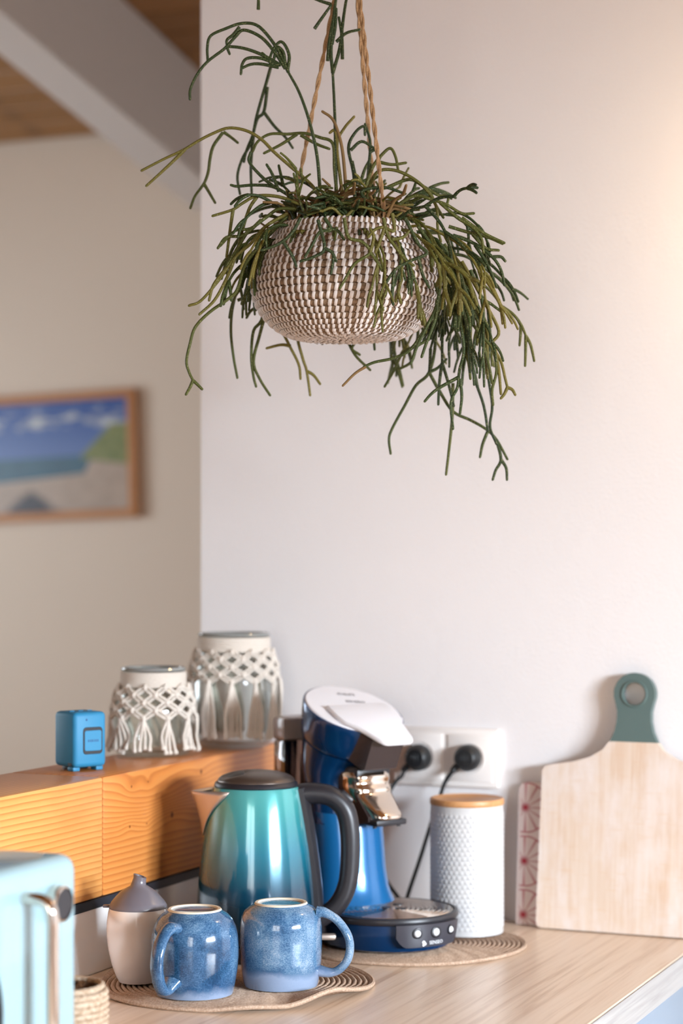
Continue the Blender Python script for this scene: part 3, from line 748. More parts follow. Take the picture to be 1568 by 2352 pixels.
# control panel on the right of the base
PC = R(-3); PH = R(32)
def cyl(az, z_, r): return Vector((r * cos(az), r * sin(az), z_))
bm = B()
def pan(u, v_):
    az = PC - PH + 2 * PH * u
    e = abs(2 * u - 1); low = .010 + .012 * max(0, (e - .72) / .28) ** 2
    z_ = low + (.0385 - low) * v_
    return cyl(az, z_, .0925 - .002 * (1 - v_)), Vector((cos(az), sin(az), 0))
add_sheet(bm, pan, 24, 6, .010); panel = obj('control_panel', bm, M['panel'], o)
for az, r_ in ((PC - R(15), .0066), (PC + R(2), .0074), (PC + R(19), .0062)):
    mt = Matrix.Translation(cyl(az, .028, .0915)) @ Matrix.Rotation(az, 4, 'Z') @ Matrix.Rotation(R(90), 4, 'Y')
    bm = B(); add_lathe(bm, [(0, .0015), (r_ * .72, .0015), (r_ * .8, .0022), (r_, .0018), (r_ * 1.05, 0), (0, -.001)], 28, M=mt); bt = obj('button', bm, M['black'], panel)
    bm = B(); add_lathe(bm, [(0, .0042), (r_ * .3, .0040), (r_ * .5, .0030), (r_ * .66, .0015), (0, .0012)], 20, M=mt); obj('button_cap', bm, M['led'], panel)
text_obj('SENSEO', .0062, None, M['led'], panel, fn=lambda c_: cyl(PC + R(2) + c_.x / .0925, .0135 + c_.y, .0925 + c_.z * .6 + .0002))
bm = B()
for k_, (dx, dz, rr_) in enumerate(((-.0185, .0165, .0022), (-.0165, .0145, .0018), (-.0190, .0130, .0015))):
    az = PC + R(2) + dx / .0925
    add_lathe(bm, [(0, .0006), (rr_, .0004), (rr_, 0), (0, 0)], 12, M=Matrix.Translation(cyl(az, dz, .0917)) @ Matrix.Rotation(az, 4, 'Z') @ Matrix.Rotation(R(90), 4, 'Y'))
obj('emblem', bm, M['led'], panel)

# ------------------------------------------------------------ canister
p = P(1072, 0, 2.742)
o = thing('canister', 'tall white embossed canister with a round wooden lid', 'canister', (p.x, p.y, MT - .0004), RZ)
bm = B(); rc = .0487; hc = .170; nz, na = 150, 260
def emb(z_, a):
    row = z_ / .0062; s = (a / (2 * pi)) * 42 + (.5 if int(row) % 2 else 0)
    fx = s % 1 - .5; fz = row % 1 - .5
    e = max(0, 1 - (abs(fx) * 2.1) ** 2) * max(0, 1 - (abs(fz) * 2.1) ** 2)
    edge = min(1, max(0, (z_ - .006) / .003)) * min(1, max(0, (.163 - z_) / .003))
    return .0010 * e * edge
rows = [[bm.verts.new(((rc + emb(hc * i / nz, 2 * pi * j / na)) * cos(2 * pi * j / na), (rc + emb(hc * i / nz, 2 * pi * j / na)) * sin(2 * pi * j / na), hc * i / nz)) for j in range(na)] for i in range(nz + 1)]
for p_, q_ in zip(rows, rows[1:]):
    for j in range(na): bm.faces.new((p_[j], p_[(j + 1) % na], q_[(j + 1) % na], q_[j]))
bm.faces.new(rows[0][::-1]); bm.faces.new(rows[-1])
obj('body', bm, M['canister'], o, 70)
bm = B(); add_lathe(bm, [(0, .1702), (.049, .1702), (.0497, .1715), (.0497, .177), (.0487, .1785), (.046, .1788), (.0445, .1778), (0, .1776)], 64); obj('lid', bm, M['bamboo'], o, label='round wooden lid')

# ------------------------------------------------------------ cutting boards leaning on the wall
def board_outline():
    L = [(-.131, .008), (-.129, .003), (-.124, .0)]
    pts = [(-.124, 0), (-.129, .002), (-.131, .008), (-.127, .214), (-.122, .220), (-.106, .2235), (-.083, .227), (-.060, .234), (-.042, .245), (-.032, .258), (-.0265, .270), (-.0235, .284), (-.0232, .297), (-.0265, .311)]
    c_ = (0, .321)
    arc = [(c_[0] + .0285 * cos(a), c_[1] + .0285 * sin(a)) for a in [R(200) - R(220) * i / 18 for i in range(19)]]
    right = [(-x_, z_) for x_, z_ in pts[::-1]]
    return pts + arc + right
lean = math.atan2(.027, .349)
bx = -.720
# the front board: flat slab with a hole in the handle, green paint above the shoulder
o = thing('cutting_board', 'paddle-shaped wooden cutting board with green-painted handle leaning on white wall', 'cutting board', (bx, YW - .046, CT + .0016))
o.rotation_euler = (-lean, 0, 0)
def slab_with_hole(outline, z_lo, z_hi, hole, th):
    """the part of the outline between two heights, with an optional round hole; y = thickness"""
    t_ = bmesh.new()
    def clip(pts, zc, keep_above):
        out = []
        for i in range(len(pts)):
            a, b = pts[i], pts[(i + 1) % len(pts)]
            ia = (a[1] >= zc) == keep_above or a[1] == zc; ib = (b[1] >= zc) == keep_above or b[1] == zc
            if ia: out.append(a)
            if ia != ib:
                s = (zc - a[1]) / (b[1] - a[1]); out.append((a[0] + s * (b[0] - a[0]), zc))
        return out
    pts = outline
    if z_lo is not None: pts = clip(pts, z_lo, True)
    if z_hi is not None: pts = clip(pts, z_hi, False)
    vs = [t_.verts.new((x_, 0, z_)) for x_, z_ in pts]
    es = [t_.edges.new((vs[i], vs[(i + 1) % len(vs)])) for i in range(len(vs))]
    if hole:
        hx, hz, hr_ = hole
        hv = [t_.verts.new((hx + hr_ * cos(2 * pi * i / 28), 0, hz + hr_ * sin(2 * pi * i / 28))) for i in range(28)]
        es += [t_.edges.new((hv[i], hv[(i + 1) % 28])) for i in range(28)]
    bmesh.ops.triangle_fill(t_, edges=es, use_beauty=True, use_dissolve=False)
    if hole:
        kill = [f for f in t_.faces if (f.calc_center_median() - Vector((hole[0], 0, hole[1]))).length < hole[2] * .9 and all((v_.co - Vector((hole[0], 0, hole[1]))).length < hole[2] * 1.01 for v_ in f.verts)]
        bmesh.ops.delete(t_, geom=kill, context='FACES_ONLY')
    ext = bmesh.ops.extrude_face_region(t_, geom=t_.faces[:])
    for g_ in ext['geom']:
        if isinstance(g_, bmesh.types.BMVert): g_.co.y += th
    bmesh.ops.recalc_face_normals(t_, faces=t_.faces)
    rim = [e for e in t_.edges if len(e.link_faces) == 2 and e.calc_face_angle(0) > 1.2]
    rim = [e for e in rim if not (z_lo is not None and all(abs(v_.co.z - z_lo) < 1e-5 for v_ in e.verts)) and not (z_hi is not None and all(abs(v_.co.z - z_hi) < 1e-5 for v_ in e.verts))]
    return t_
ol = board_outline(); zs = .256
obj('blade', slab_with_hole(ol, None, zs, None, .014), M['board'], o, 30)
obj('handle', slab_with_hole(ol, zs, None, (0, .321, .0165), .014), M['green_paint'], o, 30, label='green painted handle with a round hole')
bm = B(); add_tube(bm, [(.0168 * cos(a), -.0002, .321 + .0168 * sin(a)) for a in (2 * pi * i / 32 for i in range(32))], .0018, 8, True); obj('hole_rim', bm, M['green_paint'], o)
# second board behind it
q = P(1215, 0, 2.83)
o = thing('patterned_board', 'white board printed with red star pattern, tucked behind the wooden cutting board', 'cutting board', (-.848, YW - .0285, CT + .0005))
o.rotation_euler = (-math.atan2(.014, .19), 0, 0)
bm = B()
add_prism(bm, [(-.038, 0), (.10, 0), (.10, .196), (-.024, .196), (-.034, .193), (-.038, .186)], -.006, 0, .0015, 2, Matrix.Rotation(R(90), 4, 'X'))
obj('panel', bm, M['star'], o)

# ------------------------------------------------------------ wall socket and plugs
WY = YW
def onwall(px, py, off=0.0):
    k_ = (px - CX) / F; d_ = (WY - off) / (cT + k_ * sT)
    return P(px, py, d_)
s1 = onwall(972, 1737); s2 = onwall(1085, 1738)
c_ = (s1 + s2) / 2; gap = (s2 - s1).length
o = thing('wall_socket', 'white double wall socket plate beside the coffee machine', 'socket', (c_.x, WY, c_.z))
bm = B(); add_box(bm, (0, -.005, 0), (gap + .083, .0098, .083), .003, 3); obj('cover_plate', bm, M['socket'], o)
for s in (-1, 1):
    bm = B(); add_box(bm, (s * gap / 2, -.0108, 0), (.066, .003, .066), .0012, 2)
    ins = obj('socket_insert', bm, M['socket'], o)
    bm = B(); add_lathe(bm, [(.0215, .0), (.0228, .0012), (.0205, .0014), (.0195, -.001)], 40, M=Matrix.Translation((s * gap / 2, -.0122, 0)) @ Matrix.Rotation(R(90), 4, 'X')); obj('socket_ring', bm, M['socket'], ins)
def plug(label, wpt, pts, name='power_plug'):
    o = thing(name, label, 'plug', (wpt.x, WY - .0136, wpt.z), 0, 'black power plugs in the wall socket')
    bm = B(); mt = Matrix.Rotation(R(90), 4, 'X')
    add_lathe(bm, [(0, 0), (.0178, 0), (.0186, .002), (.0186, .012), (.0165, .018), (.0125, .022), (0, .0225)], 32, M=mt)
    body = obj('body', bm, M['cable'], o)
    for a in range(7):
        bm = B(); add_box(bm, ((a - 3) * .0042, -.0200 - .0018 + abs(a - 3) * .0009, 0), (.0014, .004, .016 - abs(a - 3) * .002), .0004, 1); obj('grip_rib', bm, M['cable'], body)
    bm = B(); L = [Vector(q_) - o.location for q_ in pts]
    add_tube(bm, [(-.006, -.012, -.006), (-.016, -.013, -.014), (-.021, -.013, -.019)], lambda t: .0062 - .002 * t, 10); obj('strain_relief', bm, M['cable'], body)
    bm = B()
    add_tube(bm, smooth_path([(-.018, -.013, -.016)] + L, 8), .0029, 8); obj('cord', bm, M['cable'], o)
def W(px, py, off): return onwall(px, py, off)
plug('left black plug with cord running down behind the coffee machine', s1, [W(922, 1783, .03), W(905, 1800, .035), W(880, 1850, .045), W(862, 1920, .05), W(872, 1990, .05), W(893, 2032, .05), W(915, 2062, .055), W(924, 2080, .06), W(890, 2105, .065)])
plug('right black plug with cord hanging behind the white canister', s2, [W(1040, 1770, .03), W(1022, 1796, .03), W(1010, 1830, .03), W(990, 1890, .032), W(965, 1970, .035), W(940, 2045, .04), W(930, 2078, .045), W(925, 2096, .05), W(902, 2104, .06)])

# ------------------------------------------------------------ speaker on the timber cap
p = PZ(185, 1772, BT)
pa = P(128, 1755, 2.60)
o = thing('bluetooth_speaker', 'small blue cube-shaped speaker standing on the timber cap', 'speaker', (0, 0, BT), 0)
SW, SDp, SH = .0365, .047, .0725               # front width, depth, height
ang_s = R(-2)
fr = PZ(171, 1774, BT)                          # near vertical edge between front and left side
# local x along the front (towards the wall), local y into the depth (-X world side)
dirx = Vector((cos(R(62)), sin(R(62)), 0)); diry = Vector((-dirx.y, dirx.x, 0))
SW, SDp = .0475, .050
cen = Vector((fr.x, fr.y, 0)) + dirx * SW / 2 + diry * SDp / 2
o.location = (cen.x, cen.y, BT + .0003); o.rotation_euler = (0, 0, R(62))
bm = B(); add_box(bm, (0, 0, SH / 2 + .003), (SW, SDp, SH - .003), .006, 3); obj('case', bm, M['speaker'], o)
def rrect(w_, h_, r_, n_=6):
    out = []
    for (sx, sz, a0) in ((1, 1, 0), (-1, 1, 90), (-1, -1, 180), (1, -1, 270)):
        for i in range(n_ + 1):
            a = R(a0 + 90 * i / n_); out.append((sx * (w_ / 2 - r_) + r_ * cos(a), sz * (h_ / 2 - r_) + r_ * sin(a)))
    return out
FM = Matrix.Translation((.003, -SDp / 2, .038)) @ Matrix.Rotation(R(90), 4, 'X')
bm = B(); add_prism(bm, rrect(.0285, .034, .0045), -.002, .0006, .0004, 1, FM); rg = obj('front_bezel', bm, M['speaker_dark'], o, label='black rounded ring on the front')
bm = B(); add_prism(bm, rrect(.0245, .0255, .0025), 0, .0012, .0004, 1, FM); bdg = obj('badge', bm, M['speaker'], rg)
bm = B()
for i, w_ in enumerate((.0016, .0014, .0018, .0012, .0016, .0015)): add_box(bm, (-.0068 + i * .0027, 0, .00128), (w_, .0030, .0003), 0, 1, FM)
M['speaker_ink'] = mat('dark_blue_print', S(18, 76, 124), .5); obj('lettering', bm, M['speaker_ink'], bdg)
for s in (-1, 1):
    bm = B(); add_box(bm, (s * .017, -.012, .0025), (.010, .014, .005), .001, 2); obj('foot', bm, M['speaker'], o)
bm = B(); add_box(bm, (0, .012, .0025), (.03, .014, .005), .001, 2); obj('foot', bm, M['speaker_dark'], o)
bm = B(); add_box(bm, (-SW / 2 - .0002, -.014, .0085), (.001, .009, .004), .0004, 1); obj('port', bm, M['speaker_dark'], o)
bm = B()
for k_ in range(3): add_box(bm, ((k_ - 1) * .013, 0, SH + .0018), (.007, .004, .0012), .0004, 1)
obj('top_button', bm, M['speaker'], o)
bm = B(); add_box(bm, (-.006, -SDp / 2 - .0002, .0645), (.0022, .0008, .0026), .0002, 1); obj('indicator', bm, M['speaker_ink'], o)

# ------------------------------------------------------------ glass jars in macrame
def jar(label, px, d, prof, z_neck, rows_z, ncol, cord_r, fringe_to, seed, group, nf=4, curl=1.0):
    p = P(px, 0, d); rnd = random.Random(seed)
    o = thing('glass_jar', label, 'jar', (p.x, p.y, BT + .0003), RZ, group)
    bm = B()
    inner = [(max(.001, r - .0028), z_ + .0005) for r, z_ in prof[::-1]]
    inner = [q_ for q_ in inner if q_[1] > .006] + [(prof[1][0] - .004, .006), (0, .0055)]
    add_lathe(bm, [(0, 0)] + prof + inner, 56); obj('glass_body', bm, M['glass'], o, 50)
    rn, zt = prof[-1]
    bm = B(); add_tube(bm, [(rn * cos(a), rn * sin(a), zt - .0012) for a in (2 * pi * i / 56 for i in range(56))], .0026, 8, True); obj('rim', bm, M['rim_glass'], o, label='grey glass rim')
    def rad(z_):
        best = prof[0][0]
        for (r0, z0), (r1, z1) in zip(prof, prof[1:]):
            if z0 <= z_ <= z1 and z1 > z0: return r0 + (r1 - r0) * (z_ - z0) / (z1 - z0)
        return best
    # wound band round the neck
    bm = B(); z_ = z_neck
    while z_ < zt - .006:
        add_tube(bm, [((rn + .0016) * cos(a), (rn + .0016) * sin(a), z_) for a in (2 * pi * i / 48 for i in range(48))], .0022, 6, True); z_ += .0033
    obj('neck_band', bm, M['cotton'], o)
    # diamond net
    bm = B(); lev = rows_z; half = pi / ncol
    for dr in (1, -1):
        for c0 in range(ncol):
            a0 = 2 * pi * c0 / ncol; pts = []
            for i in range(len(lev) - 1):
                for s in range(5):
                    t = s / 5; z_ = lev[i] + (lev[i + 1] - lev[i]) * t; a = a0 + dr * half * (i + t)
                    r = rad(z_) + .002 + cord_r * (1 + .8 * sin(pi * (t + .0)) * (1 if dr > 0 else -.4))
                    pts.append((r * cos(a), r * sin(a), z_))
            a = a0 + dr * half * (len(lev) - 1); z_ = lev[-1]; r = rad(z_) + .002 + cord_r
            pts.append((r * cos(a), r * sin(a), z_))
            for off in (-.0017, .0017):
                pp = [Vector(q_) + Vector((-sin(math.atan2(q_[1], q_[0])) * off, cos(math.atan2(q_[1], q_[0])) * off, off * dr)) for q_ in pts]
                add_tube(bm, pp, cord_r, 6)
    obj('macrame_net', bm, M['cotton'], o, 80)
    bm = B()
    for i in range(0, len(lev)):
        for c0 in range(ncol):
            a = 2 * pi * c0 / ncol + (half if i % 2 else 0); z_ = lev[i]; r = rad(z_) + .003 + cord_r
            t_ = bmesh.new(); bmesh.ops.create_icosphere(t_, subdivisions=1, radius=cord_r * 2.0); merge(bm, t_, Matrix.Translation((r * cos(a), r * sin(a), z_)) @ Matrix.Scale(1.35, 4, (0, 0, 1)))
    obj('knots', bm, M['cotton'], o, 80)
    # fringe
    last = len(lev) - 1
    for c0 in range(ncol):
        a0 = 2 * pi * c0 / ncol + (half if last % 2 else 0)
        for kx in range(nf):
            sp = (kx - (nf - 1) / 2) * half * (1.5 / nf) * rnd.uniform(.75, 1.2); pts = []
            wob = rnd.uniform(-.06, .06) * curl; zb = fringe_to + rnd.uniform(0, .007)
            for s in range(6):
                t = s / 5; z_ = lev[-1] + (zb - lev[-1]) * t
                a = a0 + sp * min(1, t * 1.8) + wob * sin(t * 4 + kx)
                r = rad(max(z_, .012)) + .0035 + cord_r + .002 * sin(t * 3 + kx)
                if t > .6 and fringe_to < .01: r += .005 * (t - .6) / .4
                pts.append((r * cos(a), r * sin(a), z_))
            bm = B(); add_tube(bm, smooth_path(pts, 3), lambda t: cord_r * (1.0 + (.55 if t > .88 else 0)), 6)
            obj('fringe_cord', bm, M['cotton'], o, 80)
    return o
jar('small glass jar in knotted white macrame with curly fringe beside speaker', 352, 2.80,
    [(.046, .0), (.050, .002), (.0525, .010), (.0530, .055), (.0515, .070), (.0475, .084), (.0430, .093), (.0408, .098), (.0408, .112), (.0418, .118)], .0945,
    [.0935, .0835, .0735, .063, .0525], 11, .0020, .0042, 3, 'macrame-covered glass jars on the timber cap')
jar('large glass jar in white macrame with straight fringe nearest the wall', 537, 2.915,
    [(.043, .0), (.049, .002), (.0560, .012), (.0600, .040), (.0605, .085), (.0590, .105), (.0560, .122), (.0510, .135), (.0480, .141), (.0478, .156), (.0488, .161)], .1375,
    [.136, .126, .1155, .105, .095], 12, .0020, .012, 5, 'macrame-covered glass jars on the timber cap', 6, .25)

# ------------------------------------------------------------ mint oven at left
TO = dict(x=-1.005, y1=1.715)
ow, od, oh = .36, .225, .218
o = thing('countertop_oven', 'mint green retro countertop oven with chrome handle at left edge', 'oven', (TO['x'], TO['y1'] - ow / 2, CT), 0)
bm = B(); add_box(bm, (-od / 2, 0, oh / 2 + .006), (od, ow, oh - .008), .016, 5); obj('body', bm, M['mint'], o, 50)
for sx in (-.03, -od + .03):
    for sy in (-ow / 2 + .04, ow / 2 - .04):
        bm = B(); add_lathe(bm, [(0, 0), (.010, 0), (.011, .008), (0, .009)], 16, (sx, sy, 0)); obj('foot', bm, M['black'], o)
def XO(px, py, off=0.0):
    """local oven point on the plane x = off in front of the face, under an image point"""
    k_ = (px - CX) / F; d_ = (TO['x'] + off) / (k_ * cT - sT)
    return P(px, py, d_) - Vector(o.location)
q = XO(128, 2075, .002)
bm = B(); add_lathe(bm, [(0, .001), (.0155, .001), (.017, 0), (.018, .003), (.0172, .011), (.015, .012), (.0145, .009), (0, .009)], 40, M=Matrix.Translation((.0, q.y, q.z)) @ Matrix.Rotation(R(90), 4, 'Y') ); kb = obj('control_knob', bm, M['chrome'], o)
bm = B(); add_lathe(bm, [(0, .009), (.0146, .009), (.0142, .0112), (0, .0115)], 36, M=Matrix.Translation((0, q.y, q.z)) @ Matrix.Rotation(R(90), 4, 'Y')); obj('knob_face', bm, M['black'], kb)
a0 = XO(56, 2062); st = .03
bm = B()
hb = [(-.004, a0.y, a0.z), (st * .55, a0.y, a0.z - .001), (st * .9, a0.y, a0.z - .006), (st, a0.y, a0.z - .020), (st, a0.y, a0.z - .04), (st, a0.y, .05), (st, a0.y, .04), (st * .9, a0.y, .028), (st * .5, a0.y, .022), (-.004, a0.y, .022)]
add_tube(bm, smooth_path(hb, 6), .0058, 14, flat=1.25); obj('handle', bm, M['chrome'], o, 60)
c0 = XO(-118, 2330)
mt = Matrix.Translation((0, c0.y, .09)) @ Matrix.Rotation(R(90), 4, 'Y')
bm = B(); add_lathe(bm, [(0, .0015), (.084, .0015), (.087, 0)], 64, M=mt); dr = obj('door_glass', bm, M['speaker_dark'], o, label='round black door window')

# ------------------------------------------------------------ small rope bowl beside the oven
p = P(146, 0, 2.09)
o = thing('rope_bowl', 'small woven rope bowl holding brown fibre beside the mint oven', 'bowl', (p.x, p.y, CT + .0005), RZ)
bowl = [(.030, .003), (.037, .006), (.0405, .016), (.042, .026), (.0428, .036), (.0428, .046), (.0425, .056), (.042, .063)]
bm = B(); add_lathe(bm, [(0, .001)] + [(r - .003, z_) for r, z_ in bowl] + [(r - .006, z_) for r, z_ in bowl[::-1]] + [(0, .008)], 40); obj('bowl_wall', bm, M['core'], o)
for k_ in range(11):
    z_ = .004 + k_ * .0062; bm = B()
    r = next((r0 + (r1 - r0) * (z_ - z0) / (z1 - z0) for (r0, z0), (r1, z1) in zip(bowl, bowl[1:]) if z0 <= z_ <= z1), .0388)
    add_tube(bm, [((r + .0006 * sin(i * 2.3)) * cos(2 * pi * i / 60), (r + .0006 * sin(i * 2.3)) * sin(2 * pi * i / 60), z_) for i in range(60)], .0034, 7, True)
    obj('coil', bm, M['palejute'], o)
f = thing('coir_fibre', 'golden brown fibre filling the small rope bowl', 'fibre', (p.x, p.y, CT + .0085), RZ)
bm = B(); rnd = random.Random(2)
add_lathe(bm, [(0, .0005), (.032, .004), (.0365, .03), (.0365, .050), (.02, .056), (0, .057)], 28, fn=lambda a, z_, r: .0015 * sin(a * 7 + z_ * 300) - .0015)
obj('mass', bm, M['coir'], f)
bm = B()
for i in range(160):
    a = rnd.uniform(0, 2 * pi); r = .031 * math.sqrt(rnd.random()); x_, y_ = r * cos(a), r * sin(a)
    z_ = .0555 - .005 * (r / .03) ** 2; t_ = rnd.uniform(0, 2 * pi); l_ = rnd.uniform(.006, .012)
    e_ = Vector((x_ + l_ * cos(t_), y_ + l_ * sin(t_), z_ + rnd.uniform(.0, .008)))
    if e_.xy.length > .034: e_.xy = e_.xy.normalized() * .034
    add_tube(bm, smooth_path([(x_, y_, z_ - .002), ((x_ + e_.x) / 2, (y_ + e_.y) / 2, z_ + .006), e_], 3), .0005, 4)
s_ = obj('loose_fibres', bm, M['coir'], f); s_['kind'] = 'stuff'

# ------------------------------------------------------------ hanging basket
BD = 2.45
BO = P(795, HOR, BD); BO.z = CAMZ + .2685
hb_ = thing('hanging_basket', 'round coil-woven basket with white stitches hanging on jute ropes', 'basket', BO, RZ)
bp = [(.001, .0035), (.030, .0030), (.055, .0032), (.070, .0065), (.083, .0135), (.094, .0240), (.1025, .0360), (.1075, .0490), (.1090, .0620), (.1070, .0760), (.1015, .0900), (.0935, .1030), (.0860, .1150), (.0800, .1270)]
def bprof(z_):
    if z_ < .003: return 0.0
    for (r0, z0), (r1, z1) in zip(bp[2:], bp[3:]):
        if z0 <= z_ <= z1: return r0 + (r1 - r0) * (z_ - z0) / (z1 - z0)
    return bp[-1][0]
sp_ = smooth_path([Vector((r, 0, z_)) for r, z_ in bp], 8)
acc = [0.0]
for a, b in zip(sp_, sp_[1:]): acc.append(acc[-1] + (b - a).length)
def bat(s):
    for i in range(len(acc) - 1):
        if acc[i] <= s <= acc[i + 1]:
            t = (s - acc[i]) / (acc[i + 1] - acc[i] + 1e-12); q_ = sp_[i].lerp(sp_[i + 1], t); return q_, (sp_[i + 1] - sp_[i]).normalized()
    return sp_[-1], (sp_[-1] - sp_[-2]).normalized()
bm = B(); add_lathe(bm, [(q_.x - .002, q_.z + .002) for q_ in sp_[::4]] + [(q_.x - .006, q_.z + .003) for q_ in sp_[::-4]], 64); obj('basket_lining', bm, M['core'], hb_)
pitch = .0087; nrow = int(acc[-1] / pitch)
stitch = B(); rnd = random.Random(4)
for k_ in range(nrow + 1):
    q_, tg = bat(min(acc[-1], (k_ + .5) * pitch)); nr = Vector((tg.z, 0, -tg.x))
    bm = B(); add_tube(bm, [(q_.x * cos(2 * pi * i / 72), q_.x * sin(2 * pi * i / 72), q_.z) for i in range(72)], .0046, 8, True)
    obj('coil', bm, M['core'], hb_)
    ns = 78 if k_ > 7 else max(8, int(78 * q_.x / .098))
    for i in range(ns):
        a = 2 * pi * (i + .25 * rnd.random()) / ns; sl = .0009
        pts = []
        for j in range(5):
            ph = -.92 + 1.84 * j / 4
            off = nr * (.0052 * cos(ph)) + tg * (.0050 * sin(ph)); rr_ = q_.x + off.x
            aa = a + sl * (j - 2) / max(.02, q_.x) * .5
            pts.append(Vector((rr_ * cos(aa), rr_ * sin(aa), q_.z + off.z)))
        wd = min(.0021, .25 * 2 * pi * q_.x / ns) * rnd.uniform(.85, 1.12)
        add_tube(stitch, pts, wd * .62, 5, flat=1.7, up=(cos(a) * nr.x, sin(a) * nr.x, nr.z))
st_ = obj('stitching', stitch, M['stitch'], hb_, 60); st_['kind'] = 'stuff'
# ropes
apex = Vector(((805 - 795) / F * BD, .0, .77 - .2685))
rope_feet = [(-.073, .022), (.047, -.062), (.040, .066)]
def rope(bm, a, b, r=.0024):
    n_ = max(8, int((b - a).length / .004)); t_ = (b - a).normalized(); u_ = t_.orthogonal().normalized(); v_ = t_.cross(u_)
    for s in range(2):
        add_tube(bm, [a.lerp(b, i / n_) + (u_ * cos(i * .55 + s * pi) + v_ * sin(i * .55 + s * pi)) * r * .55 for i in range(n_ + 1)], r * .72, 5)
for x_, y_ in rope_feet:
    bm = B(); rope(bm, Vector((x_, y_, .112)), apex); obj('rope', bm, M['rope'], hb_, 70)
    bm = B(); t_ = bmesh.new(); bmesh.ops.create_icosphere(t_, subdivisions=2, radius=.006); merge(bm, t_, Matrix.Translation((x_, y_, .128))); obj('rope_knot', bm, M['rope'], hb_)
top = ceil_z((BO + Vector((apex.x * cT, apex.x * sT, 0))).y) - BO.z
bm = B(); rope(bm, apex, Vector((apex.x, apex.y, top - .03)), .003); obj('hanging_cord', bm, M['rope'], hb_, 70)
bm = B(); add_tube(bm, smooth_path([(apex.x, 0, top + .01), (apex.x, 0, top - .012), (apex.x + .012, 0, top - .024), (apex.x, 0, top - .036), (apex.x - .010, 0, top - .026)], 5), .002, 8); obj('ceiling_hook', bm, M['steel'], hb_)

# ------------------------------------------------------------ the plant in it
pl = thing('mistletoe_cactus', 'trailing mistletoe cactus with thin forked green stems spilling from basket', 'plant', BO, RZ)
bm = B(); add_lathe(bm, [(0, .06), (.085, .07), (.082, .100), (.0735, .113), (.06, .127), (.04, .140), (.02, .147), (0, .149)], 40, fn=lambda a, z_, r: .0015 * sin(a * 9 + z_ * 500)); obj('soil', bm, M['soil'], pl)
Rinv = Matrix.Rotation(-TH, 3, 'Z')
def L_(px, py, dd): return Rinv @ (P(px, py, BD + dd) - BO)
def push(q_, back=False):
    q_ = Vector(q_); z_ = q_.z
    if -.001 < z_ < .1285:
        rr_ = bprof(max(.0035, z_)) + .0095; r = q_.xy.length
        if r < rr_ and not (z_ > .112 and r < .074):
            if z_ < .01 and r < .06: q_.z = -.006
            else:
                y2 = rr_ * rr_ - q_.x * q_.x
                if y2 > 0 and abs(q_.y) < rr_ * .999: q_.y = math.copysign(math.sqrt(y2), 1 if back else -1)
                else: q_.xy = q_.xy.normalized() * rr_ if r > 1e-6 else Vector((0, -rr_))
    return q_
SR = .0020
def stem(paths, mname='stem', r=SR):
    """paths: list of polylines of local points; joined as one branching stem"""
    bm = B()
    for pts in paths:
        q_ = smooth_path(pts, 5)
        add_tube(bm, q_, lambda t: r * (1.08 - .28 * t), 6)
        if len(q_) > 1:
            t_ = bmesh.new(); bmesh.ops.create_icosphere(t_, subdivisions=1, radius=r * .82); merge(bm, t_, Matrix.Translation(q_[-1]))
    return obj('stem', bm, M[mname], pl, 80)
def hero(dd, *lines, m_='stem', back=False, r=SR):
    """each line: image points [(px, py) or (px, py, dd)]"""
    stem([[push(L_(q_[0], q_[1], q_[2] if len(q_) > 2 else dd), back) for q_ in ln] for ln in lines], m_, r)
# tall upright stem and its crown
hero(.0, [(772, 470), (770, 330), (768, 250), (764, 168)], [(764, 168), (760, 120), (764, 60), (770, 8), (776, -30)], [(764, 168), (780, 110), (788, 45), (794, 5), (800, -20)],
     [(752, 140), (756, 95), (765, 42)], [(786, 136), (785, 85), (778, 40)], [(772, 96), (795, 76), (826, 68)], [(722, 66), (740, 40), (760, 12)], [(760, 10), (735, 2), (700, -12)], [(762, 102), (770, 60), (772, 20)])
hero(.02, [(593, 22), (594, -20)])
# arching stem with hanging crown at upper left
hero(-.02, [(735, 440), (728, 360), (712, 285), (688, 215), (662, 166)],
     [(662, 166), (640, 118), (610, 76), (585, 56), (553, 54), (520, 65), (484, 82), (476, 108), (477, 140)],
     [(655, 158), (632, 122), (600, 86), (560, 69), (540, 85), (515, 112), (477, 141), (452, 172), (437, 205), (436, 228)],
     [(550, 62), (535, 80), (521, 92), (522, 108)], [(645, 150), (602, 126), (560, 111), (526, 107), (522, 110), (527, 124)],
     [(640, 150), (600, 134), (568, 134), (556, 148), (553, 170)], [(640, 155), (600, 147), (575, 148), (555, 157)],
     [(660, 162), (664, 130), (655, 105), (643, 96), (628, 112), (620, 132)], [(655, 150), (650, 120), (636, 108), (630, 130), (626, 150)], [(625, 150), (612, 132), (602, 122)])
hero(.10, [(622, 152), (610, 195), (598, 235), (588, 272), (580, 310), (566, 345), (560, 372)], [(614, 200), (606, 256), (590, 275), (575, 330), (556, 365), (545, 405), (551, 446)], [(606, 258), (630, 290), (655, 315), (672, 340)], [(582, 310), (576, 380), (578, 450)])
